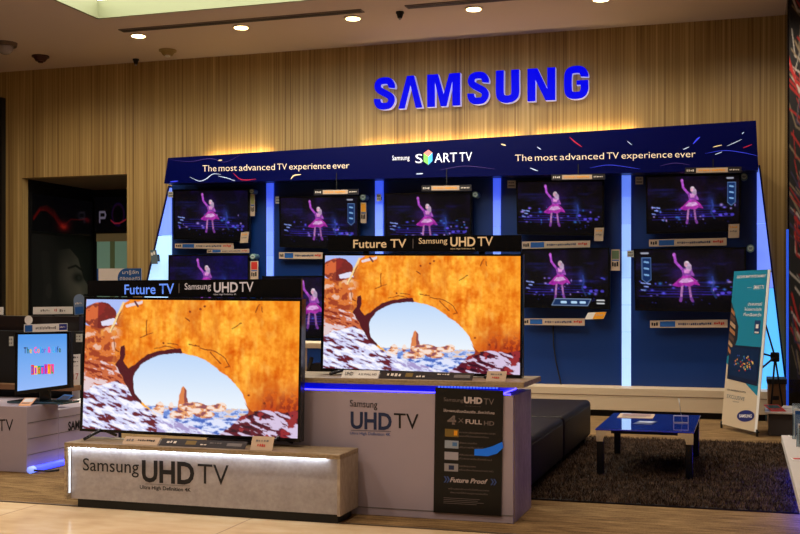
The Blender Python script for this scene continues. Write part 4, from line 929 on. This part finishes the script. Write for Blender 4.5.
# small television
STY = 7.9
q = QY(STY, (15.2, 332.4), (69.2, 331.6), (69.4, 388), (14.6, 395.2)); qi = QY(STY, (17.7, 334.6), (66.8, 333.9), (67, 384.6), (17, 391.2))
ZL = .535
t = thing('small_television', ((q[2].x+q[3].x)/2, STY+.04, ZL), 'small television with a pale blue screen and colourful lettering on the left counter', 'television')
frame('bezel', q, qi, .03, black, t)
cc = Canvas(60, 60, (96, 160, 236), 1.0); cc.put(np.clip(cc.V*1.1-.1, 0, 1), (150, 186, 248)); cc.put(np.clip(.3-cc.V, 0, 1), (60, 136, 226))
picture('screen', qi, cc.out(), SCREEN, t, -.006)
slab('housing', off(q, -.03), .03, housing, t)
cxm = (q[2].x+q[3].x)/2
box('stand_neck', (cxm-.05, STY+.035, ZL+.02), (cxm+.05, STY+.06, q[3].z+.1), black, t)
box('stand_base', (cxm-.27, STY-.10, ZL+.003), (cxm+.27, STY+.14, ZL+.02), mat('glass_base', (40, 70, 80), .08, coat=1), t, .003)
rain = [(200, 40, 40), (240, 190, 20), (40, 150, 60), (30, 90, 210), (150, 50, 190), (230, 90, 30), (220, 50, 140), (20, 60, 120)]
s = 'The Color & Life'; cols = [(30, 30, 60), (20, 90, 60), (200, 170, 20), 0, (230, 60, 170), (230, 120, 40), (40, 150, 220), (30, 110, 200), (130, 60, 190), 0, (220, 40, 160), 0, (40, 160, 220), (40, 120, 220), (30, 60, 130), (50, 90, 60)]
wch = {'T': 6, 'h': 5, 'e': 5, ' ': 3, 'C': 6.5, 'o': 5.2, 'l': 2.6, 'r': 3.6, '&': 6.5, 'L': 5, 'i': 2.6, 'f': 3.4}
tot = sum(wch[ch] for ch in s); x = 24.0; sc = (61.5-24)/tot
for ch, cl in zip(s, cols):
    wd = wch[ch]*sc
    if ch != ' ':
        m = mat('ink_%d_%d_%d' % cl, cl, .5, emit=cl, es=.9)
        yy = 347.2-(x-24)*.03
        text('screen_letter', ch, QY(STY+.004, (x, yy), (x+wd*.86, yy), (x+wd*.86, yy+6), (x, yy+6)), m, t, .02, lift=.003)
    x += wd
for k in range(7):
    x = 31+k*3.3; cl = rain[k]
    m = mat('blk%d' % k, cl, .5, emit=cl, es=.9); dy = (-1.6 if k > 3 else 0)+(-1 if k == 0 else 0)
    r = slab('screen_tile', QY(STY+.0035, (x, 366+dy-.05*k), (x+3.0, 366+dy-.05*k), (x+3.0, 374.6-.15*k), (x, 374.6-.15*k)), .001, m, t)
    cl2 = rain[(k+3) % 7]; text('screen_letter', 'DIGITAL'[k], QY(STY+.002, (x+.6, 367.2+dy), (x+2.4, 367.2+dy), (x+2.4, 373.2), (x+.6, 373.2)), mat('blk%d' % ((k+3) % 7), cl2, .5, emit=cl2, es=.9), t, .05, lift=.002)

# left counter
t = thing('left_counter', (-6.2, 8.3, 0), 'white display counter at the left edge with a blue glowing tube at its base', 'counter')
lx1 = -5.545
box('counter_body', (-7.6, 7.59, .003), (lx1, 8.02, ZL), lilac, t, .003)
box('rear_body', (-7.6, 8.021, .003), (lx1, 8.98, .47), lilac, t, .003)
gz = [.14, .27, .40]
boxes('side_groove', [((lx1-.001, 7.61, z), (lx1+.003, 8.01, z+.005)) for z in gz]+[((lx1-.001, 8.03, z), (lx1+.003, 8.5, z+.005)) for z in gz], gink, t)
txt(7.59, 'TV', -1.5, 419, 431, 13.3, 419, 431, ink, t, -.004)
QX = lambda x, *pts: [PX(px, py, x) for px, py in pts]
text('lettering', 'SAMSUNG', QX(lx1+.001, (68, 421.6), (95, 417), (95, 425), (68, 430.6)), ink, t, .03)
ztube = .032
tag(tube('floor_light_tube', [(lx1+.06, 7.62, ztube), (lx1+.06, 8.84, ztube)], .026, mat('floor_tube', (90, 110, 255), .3, emit=(52, 62, 255), es=2.6)), 'glowing blue light tube lying on the floor beside the left counter', 'light')
t = thing('tube_socket', (lx1+.06, 7.58, 0), 'pale cap with black cable at the end of the blue floor tube', 'socket')
tube('cap', [(lx1+.06, 7.55, ztube), (lx1+.06, 7.6, ztube)], .030, mat('pale_cap', (180, 200, 255), .3, emit=(120, 150, 255), es=1), t)
tube('cable', [(lx1+.09, 7.56, .03), (lx1+.16, 7.66, .012), (lx1+.20, 7.74, .012)], .008, matblack, t)
# leaflets on left counter
def leaflet(c, w, d, ang, m, label, z, m2=None, tilt=0):
    co, si = math.cos(ang), math.sin(ang); P = []
    for u, v in ((-1, 1), (1, 1), (1, -1), (-1, -1)):
        P.append(Vector((c[0]+(u*w*co-v*d*si)/2, c[1]+(u*w*si+v*d*co)/2, z+.004+(v+1)*tilt*.5)))
    t = thing('leaflet', (c[0], c[1], z), label, 'leaflet'); slab('sheet', P, .003, m, t)
    if m2: slab('print_block', off(sub(P, .1, .1, .9, .55), .001), .0008, m2, t)
    flats('print_marks', P, [(.12, .65+.1*i, .8, .69+.1*i) for i in range(2)], gink, t, .002)
p = PZ(52, 405, ZL); leaflet((-5.63, 7.72), .10, .16, .3, mat('peach', (232, 170, 120), .5), 'orange and white leaflet at the corner of the left counter', ZL, wpaper, .05)
leaflet((-5.66, 8.2), .15, .2, -.4, bpaper, 'dark blue leaflet behind the orange one on the left counter', .47, nink, .10)
leaflet((-5.72, 8.75), .22, .3, .2, wpaper, 'white leaflet lying at the back of the left counter', .47, bpaper, .03)
loose(8.98, [(72.5, 354.5), (80, 354), (79.5, 399), (72, 400)], 'tall narrow white price card beside the left big television', [('marks', (.1, .04, .9, .09, 3), ink), ('marks', (.1, .14, .9, .18, 3), ink), ('text', ('17', .15, .42, .85, .56), mat('dull_red', (180, 90, 80), .5)), ('marks', (.1, .24, .9, .27, 4), gink)], wpaper, PY(76, 399, 8.98).z, 'price_card', 'price card')

# ================================================================== LOUNGE
# sofa modules
def cushion(name, x0, x1, y0, y1, z0, z1, m, parent, bevel=.045):
    return mk(name, boxv(x0, y0, z0, x1, y1, z1), BF, m, parent, bevel=bevel, seg=4, smooth=True)
for y0, y1, lab in [(7.50, 9.13, 'black leather bench module nearer the camera, beside the tall counter'), (9.16, 10.83, 'black leather bench module farther back, near the display wall')]:
    t = thing('bench', (-1.85, (y0+y1)/2, .02), lab, 'bench', 'leather bench modules')
    cushion('seat_cushion', -2.28, -1.435, y0, y1, .07, .425, leather, t)
    tube('seam', [(-1.4345, y0+.05, .375), (-1.4345, y1-.05, .375)], .003, matblack, t)
    for x in (-2.2, -1.53):
        for y in (y0+.08, y1-.13): box('leg', (x, y, .02), (x+.05, y+.05, .075), matblack, t)
# rug with pile
RX0, RX1, RY0, RY1 = -2.45, .345, 7.62, 11.2
t = thing('shag_rug', ((RX0+RX1)/2, 9.4, .002), 'dark brown shaggy rug on the carpet under the glass coffee table', 'rug')
box('rug_backing', (RX0, RY0, .0022), (RX1, RY1, .014), mat('rug_base', (34, 28, 28), .95), t, .003)
rng = np.random.default_rng(3); N = 60000
bx = rng.uniform(RX0, RX1, N); by = RY0+(RY1-RY0)*rng.uniform(0, 1, N)**1.15
hid = (bx < -1.62) & (by > 7.7); bx, by = bx[~hid], by[~hid]; N = len(bx)
an = rng.uniform(0, 2*np.pi, N); ln = rng.uniform(.012, .03, N); h = rng.uniform(.018, .036, N); w_ = .0045
V = np.empty((N, 3, 3)); V[:, 0] = np.stack([bx-w_*np.sin(an), by+w_*np.cos(an), np.full(N, .012)], 1); V[:, 1] = np.stack([bx+w_*np.sin(an), by-w_*np.cos(an), np.full(N, .012)], 1)
V[:, 2] = np.stack([np.clip(bx+ln*np.cos(an), RX0-.01, RX1+.01), by+ln*np.sin(an), .012+h], 1)
me = bpy.data.meshes.new('pile'); me.vertices.add(3*N); me.vertices.foreach_set('co', V.ravel()); me.loops.add(3*N); me.loops.foreach_set('vertex_index', np.arange(3*N, dtype=np.int32))
me.polygons.add(N); me.polygons.foreach_set('loop_start', (np.arange(N)*3).astype(np.int32)); me.update(calc_edges=True)
me.materials.append(ramp_mat('rug_pile', [(.35, (38, 28, 22)), (.5, (68, 52, 42)), (.66, (122, 98, 78))], [((1, 1, 1), 130, .6), ((1, 1, 1), 9, .4)], rough=.9, spec=.1))
o = link('pile', me, t); o['kind'] = 'stuff'
# coffee table
t = thing('coffee_table', (-.74, 9.4, .02), 'low square coffee table with glossy glass top, its blue reflection painted in, and black legs on the rug', 'coffee table')
TX0, TX1, TY0, TY1, TZ = -1.12, -.37, 8.70, 9.98, .39
box('tabletop', (TX0, TY0, TZ-.012), (TX1, TY1, TZ), mat('glass_blue_reflection', (14, 44, 175), .05, coat=1.0), t, .003)  # blue reflected from the display wall is put into the glass colour
box('apron', (TX0+.02, TY0+.02, TZ-.035), (TX1-.02, TY1-.02, TZ-.0125), matblack, t)
for sx, x in ((1, TX0+.01), (-1, TX1-.01)):
    for sy_, y in ((1, TY0+.01), (-1, TY1-.01)):
        l = box('leg', (min(x, x+sx*.055), min(y, y+sy_*.055), .0145), (max(x, x+sx*.055), max(y, y+sy_*.055), TZ-.0355), black, t, .004)
        # curved metal corner bracket
        n = 7; arc = [(.055+.06*(1-math.cos(a)), -.022-.05*(1-math.sin(a))) for a in [math.pi/2*i/n for i in range(n+1)]]
        out = [(0, -.0), (.115, -.0)]+[(p[0]+.0, p[1]) for p in arc[::-1]]+[(.055, -.085), (0, -.085)]
        yy = y-sy_*.006
        V = [(x-sx*.004+sx*a, yy, TZ-.014+b) for a, b in out]; V += [(v[0], yy+sy_*.05, v[2]) for v in V]; n2 = len(out)
        mk('corner_bracket', V, [tuple(range(n2)), tuple(range(2*n2-1, n2-1, -1))]+[(i, (i+1) % n2, n2+(i+1) % n2, n2+i) for i in range(n2)], chrome if sy_ > 0 else silver, l)
leaflet((-.90, 9.74), .30, .36, .02, paper, 'beige open magazine on the glass coffee table', TZ, mat('pink_grey', (150, 120, 120), .5))
leaflet((-.78, 9.22), .15, .26, -.12, mat('bw_print', (70, 84, 130), .4), 'small blue and white brochure in the middle of the coffee table', TZ, mat('pale_print', (170, 180, 210), .5))
t = thing('leaflet_holder', (-.50, 9.36, TZ), 'small clear acrylic holder with a pen on the coffee table', 'holder')
frame('holder_frame', [Vector((-.56, 9.30, TZ+.06)), Vector((-.44, 9.30, TZ+.06)), Vector((-.44, 9.30, TZ+.002)), Vector((-.56, 9.30, TZ+.002))], [Vector((-.555, 9.30, TZ+.055)), Vector((-.445, 9.30, TZ+.055)), Vector((-.445, 9.30, TZ+.007)), Vector((-.555, 9.30, TZ+.007))], .03, mat('frost', (200, 190, 190), .3), t)
tube('pen', [(-.49, 9.33, TZ+.002), (-.52, 9.36, TZ+.20)], .003, silver, t)

# ================================================================== BANNER STAND (teal)
def bpt(h, px_is_right, lean):
    return None
BL0, BR0 = PZ(721.5, 424, .05), PZ(757, 432.5, .05)
bk = Vector((BR0.y-BL0.y, -(BR0.x-BL0.x), 0)).normalized(); bk = -bk if bk.x < 0 else bk
def solve_top(P0, px, py):                    # point above P0 leaning along bk that appears at the given spot
    D = ray(px, py); best = None
    for i in range(0, 400):
        s_ = i*.001; a = P0+bk*s_
        tt_ = a.y/D.y
        e = abs(D.x*tt_-a.x)
        if best is None or e < best[0]: best = (e, s_, EYE+D.z*tt_)
    return P0+bk*best[1]+Vector((0, 0, best[2]-P0.z))
LN = ((solve_top(BL0, 733, 269.3)-BL0)+(solve_top(BR0, 772, 271.5)-BR0))/2
BTL, BTR = BL0+LN, BR0+LN
bq = [BTL, BTR, BR0, BL0]
t = thing('banner_stand', ((BL0+BR0)/2)*1.0, 'tall leaning teal and cream banner on a tripod stand by the display wall', 'banner')
t.location.z = .003; WL[t] = Vector(t.location)
slab('banner_sheet', bq, .004, cream, t)
def bpoly(name, uv, m, lift=.002): 
    w = off(bq, lift); n_ = nrm(bq); P = [bil(w, *p) for p in uv]; n = len(P); V = P+[p-n_*.001 for p in P]
    return mk(name, V, [tuple(range(n)), tuple(range(2*n-1, n-1, -1))]+[(i, (i+1) % n, n+(i+1) % n, n+i) for i in range(n)], m, t)
bpoly('teal_field', [(0, 0), (.93, 0), (.93, .78), (0, .60)], teal); bpoly('side_stripe', [(.935, 0), (1, 0), (1, 1), (.935, 1)], wpaper)
fs = [(0, .12), (.10, .20), (.24, .33), (.32, .42), (.30, .50), (.20, .58), (.26, .62), (.0, .56)]
bpoly('film_graphic', [(0, .20), (.12, .27), (.26, .36), (.26, .44), (.16, .52), (.0, .56)], mat('film_dark', (28, 22, 20), .5), .003)
for k in range(7):
    y = .24+k*.042; bpoly('film_frame', [(.02, y), (.13+.05*math.sin(k*.6), y+.03), (.13+.05*math.sin(k*.6), y+.055), (.02, y+.025)], mat('film%d' % (k % 3), [(170, 110, 60), (90, 60, 40), (190, 150, 110)][k % 3], .5), .0045)
bpoly('screen_print', [(.06, .48), (.92, .48), (.92, .72), (.06, .70)], mat('navy_print', (14, 20, 44), .3), .004); bpoly('screen_picture', [(.10, .495), (.88, .495), (.88, .69), (.10, .675)], mat('navy_print2', (10, 34, 66), .3), .005)
rr = random.Random(11)
for k in range(46):
    a = rr.uniform(0, 6.28); r = rr.random()**.5; u, v = .48+.27*r*math.cos(a), .585+.062*r*math.sin(a)
    bpoly('picture_spark', [(u-.02, v), (u, v-.006), (u+.02, v), (u, v+.006)], mat('spark%d' % (k % 5), [(230, 150, 40), (200, 50, 40), (70, 150, 160), (240, 200, 90), (60, 90, 180)][k % 5], .5), .006+.00001*k)
for s_, a, m, b in [('DISCOVER SMART ENTERTAINMENT', (.10, .030, .90, .046), wpaper, .02), ('SMART TV', (.60, .095, .88, .120), wpaper, .01), ('ประสบการณ์', (.48, .205, .86, .223), wpaper, .01), ('ใหม่ของความบันเทิง', (.40, .238, .86, .256), wpaper, .01), ('ที่เหนือกว่า', (.38, .272, .86, .29), wpaper, .01),
                    ('NEW EXPERIENCE WITH', (.08, .765, .62, .775), ink, .01), ('EXCLUSIVE', (.10, .80, .60, .825), mat('teal_ink', (50, 90, 110), .5), -.008), ('CONTENT', (.28, .835, .46, .843), nink, 0)]:
    text('lettering', s_, sub(bq, *a), m, t, b, lift=.003)
bpoly('logo_dash', [(.42, .108), (.54, .108), (.54, .111), (.42, .111)], wpaper)
bpoly('badge', [(.71, .315), (.86, .315), (.86, .40), (.71, .40)], mat('badge_navy', (14, 50, 100), .5), .004); flats('badge_marks', bq, [(.73, .385, .84, .395), (.75, .34, .82, .365)], wink, t, .006)
n = 28; bpoly('logo_oval', [(.665+.235*math.cos(2*math.pi*i/n)*1.0, .915+.036*math.sin(2*math.pi*i/n)-.012*math.cos(2*math.pi*i/n)) for i in range(n)], mat('logo_navy', (14, 34, 110), .4), .003)
text('lettering', 'SAMSUNG', [bil(bq, .50, .912), bil(bq, .84, .897), bil(bq, .84, .917), bil(bq, .50, .932)], wpaper, t, .03, lift=.005)
cb = (BTL+BTR+BR0+BL0)/4
hb = PY(775, 357, cb.y+.12)
mk('hub', [(hb.x+dx, hb.y+dy, hb.z+dz) for dx, dy, dz in boxv(-.045, -.03, -.05, .045, .03, .05)], BF, matblack, t, .012)
for p in (bil(bq, .9, .30), bil(bq, .9, .62), bil(bq, .5, .5)): tube('support_arm', [hb, p+bk*.012], .010, matblack, t)
for dx, dy in ((-.06, -.05), (.12, .22)): tube('rear_leg', [hb, (hb.x+dx, hb.y+dy, .012)], .010, matblack, t)
tube('cross_rod', [BL0+bk*.02, BR0+bk*.02], .008, matblack, t); tube('cross_rod', [BTL+bk*.012-Vector((0, 0, .02)), BTR+bk*.012-Vector((0, 0, .02))], .006, matblack, t)
for e in (BL0, BR0): tube('foot', [e+Vector((0, 0, .03)), Vector((e.x, e.y, .008))], .012, matblack, t)

# boxes and low table behind the banner
by_ = 12.75
t = thing('storage_box', (.36, by_, 0), 'grey cardboard box with black print behind the banner foot', 'box')
qx0, qx1 = PY(768, 400, by_).x, PY(786, 400, by_).x
box('carton', (qx0, by_, .003), (qx1, by_+.4, PY(775, 384, by_).z), boxbrown, t)
box('lid', (qx0-.01, by_-.01, PY(775, 384, by_).z), (qx1+.01, by_+.41, PY(775, 379, by_).z), matblack, t)
slab('print', QY(by_-.002, (771, 396), (779, 396), (779, 400), (771, 400)), .001, ink, t)
ly = 11.9; lz = PY(770, 412, ly).z
t = thing('low_display_table', (.45, ly+.15, 0), 'low white table with leaflets right of the banner', 'table')
lx0, lxx = PY(765, 412, ly).x, PY(800, 412, ly).x
box('tabletop', (lx0, ly, lz-.02), (lxx, ly+.45, lz), white, t)
box('table_base', (lx0+.04, ly+.04, .003), (lxx-.04, ly+.41, lz-.02), mat('base_grey', (60, 54, 54), .6), t)  # base in one even dark grey
leaflet((lx0+.10, ly+.16), .16, .2, .4, redp, 'red leaflet on the low white table right of the banner', lz, mat('dgreen', (30, 70, 50), .5), .05)
leaflet((lx0+.24, ly+.30), .16, .2, -.3, wpaper, 'white leaflet on the low white table right of the banner', lz, None, .03)

# low counter at the right edge with holders
t = thing('right_counter', (.75, 8.3, 0), 'low white counter at the right edge with blue light under it', 'counter')
rx = .285
box('top_slab', (rx, 6.2, .24), (1.3, 9.48, .30), white, t)
box('counter_base', (rx+.12, 6.4, .045), (1.25, 9.38, .24), darkgrey, t, 0)
box('light_tube', (rx+.085, 7.0, .05), (rx+.105, 9.4, .07), mat('right_tube', (50, 70, 255), .3, emit=(10, 36, 255), es=28), t, 0)
for y in (6.6, 9.3): box('foot', (rx+.5, y, .003), (rx+.6, y+.1, .045), matblack, t, 0)
for i, (x, y, w_, h_, m2, lab) in enumerate([(.36, 9.22, .20, .28, bpaper, 'clear acrylic leaflet holder farthest back on the right counter'), (.37, 8.75, .18, .20, mat('brown_print', (110, 80, 70), .5), 'clear acrylic leaflet holder, second from the back on the right counter'),
                                          (.38, 8.30, .20, .22, redp, 'clear acrylic leaflet holder, third from the back on the right counter')]):
    t = thing('acrylic_holder', (x+w_/2, y, .30), lab, 'leaflet holder', 'acrylic holders on the right counter')
    bx_ = boxes('holder', [((x, y, .301), (x+w_, y+.004, .301+h_*.7)), ((x, y+.05, .301), (x+w_, y+.054, .301+h_)), ((x, y, .301), (x+.004, y+.054, .301+h_*.7)), ((x+w_-.004, y, .301), (x+w_, y+.054, .301+h_*.7))], acryl, t)
    box('leaflets', (x+.012, y+.012, .302), (x+w_-.012, y+.035, .30+h_*.85), wpaper, t, 0); box('cover_print', (x+.02, y+.0095, .32), (x+w_-.02, y+.0118, .30+h_*.8), m2, t, 0)
leaflet((.40, 9.40), .13, .12, 0, wpaper, 'white card with black print at the far corner of the right counter', .30, ink)
leaflet((.385, 8.05), .16, .14, .1, wpaper, 'white leaflet with red print near the middle edge of the right counter', .30, redp)

# ================================================================== LIGHT
def area(loc, rot, sx, sy, e, col, name='lamp', spread=None):
    l = bpy.data.lights.new(name, 'AREA'); l.shape = 'RECTANGLE'; l.size = sx; l.size_y = sy; l.energy = e; l.color = col
    if spread: l.spread = spread
    o = bpy.data.objects.new(name, l); COL.objects.link(o); o.location = loc; o.rotation_euler = rot
    return o
def spot(loc, e, col, ang=100, blend=.9, rot=(0, 0, 0), size=.08):
    l = bpy.data.lights.new('downlight_beam', 'SPOT'); l.energy = e; l.color = col; l.spot_size = math.radians(ang); l.spot_blend = blend; l.shadow_soft_size = size
    o = bpy.data.objects.new('downlight_beam', l); COL.objects.link(o); o.location = loc; o.rotation_euler = rot
WARM = (1, .84, .65)
for k, (x, y) in enumerate(dl): spot((x, y, CEIL-.05), (90, 120, 150, 165, 165)[k], WARM, 150, 1)
for x, y in [(-9.1, 12.66), (0.0, 12.7), (1.4, 12.7)]: spot((x, y, CEIL-.05), 110, WARM, 150, 1)
for x, y in [(-1.2, 9.2), (.8, 9.2), (-1.2, 6.2), (-8.5, 8.0)]: spot((x, y, CEIL-.05), 120, WARM, 130, 1)
# downlights of the walkway in front, above and behind the camera
for x in (-7.0, -5.0, -3.0, -1.0):
    for y in (2.0, 4.8): spot((x, y, CEIL-.05), 175 if x < -2 else 75, (1, .85, .68), 155, 1)
w = bpy.data.worlds.new('world'); SC.world = w; w.use_nodes = True
bg = w.node_tree.nodes['Background']; bg.inputs[0].default_value = (*lin((150, 128, 120)), 1); bg.inputs[1].default_value = .12

# ================================================================== CAMERA
cd = bpy.data.cameras.new('camera'); cam = bpy.data.objects.new('camera', cd); COL.objects.link(cam)
cam.location = (0, 0, EYE); cam.rotation_euler = (math.pi/2, 0, YAW)
cd.sensor_width = 36; cd.lens = FPX/800*36; cd.shift_y = 33/800; cd.clip_end = 100
SC.camera = cam
SC.view_settings.view_transform = 'Standard'; SC.view_settings.look = 'None'; SC.view_settings.gamma = 1; SC.view_settings.exposure = 0
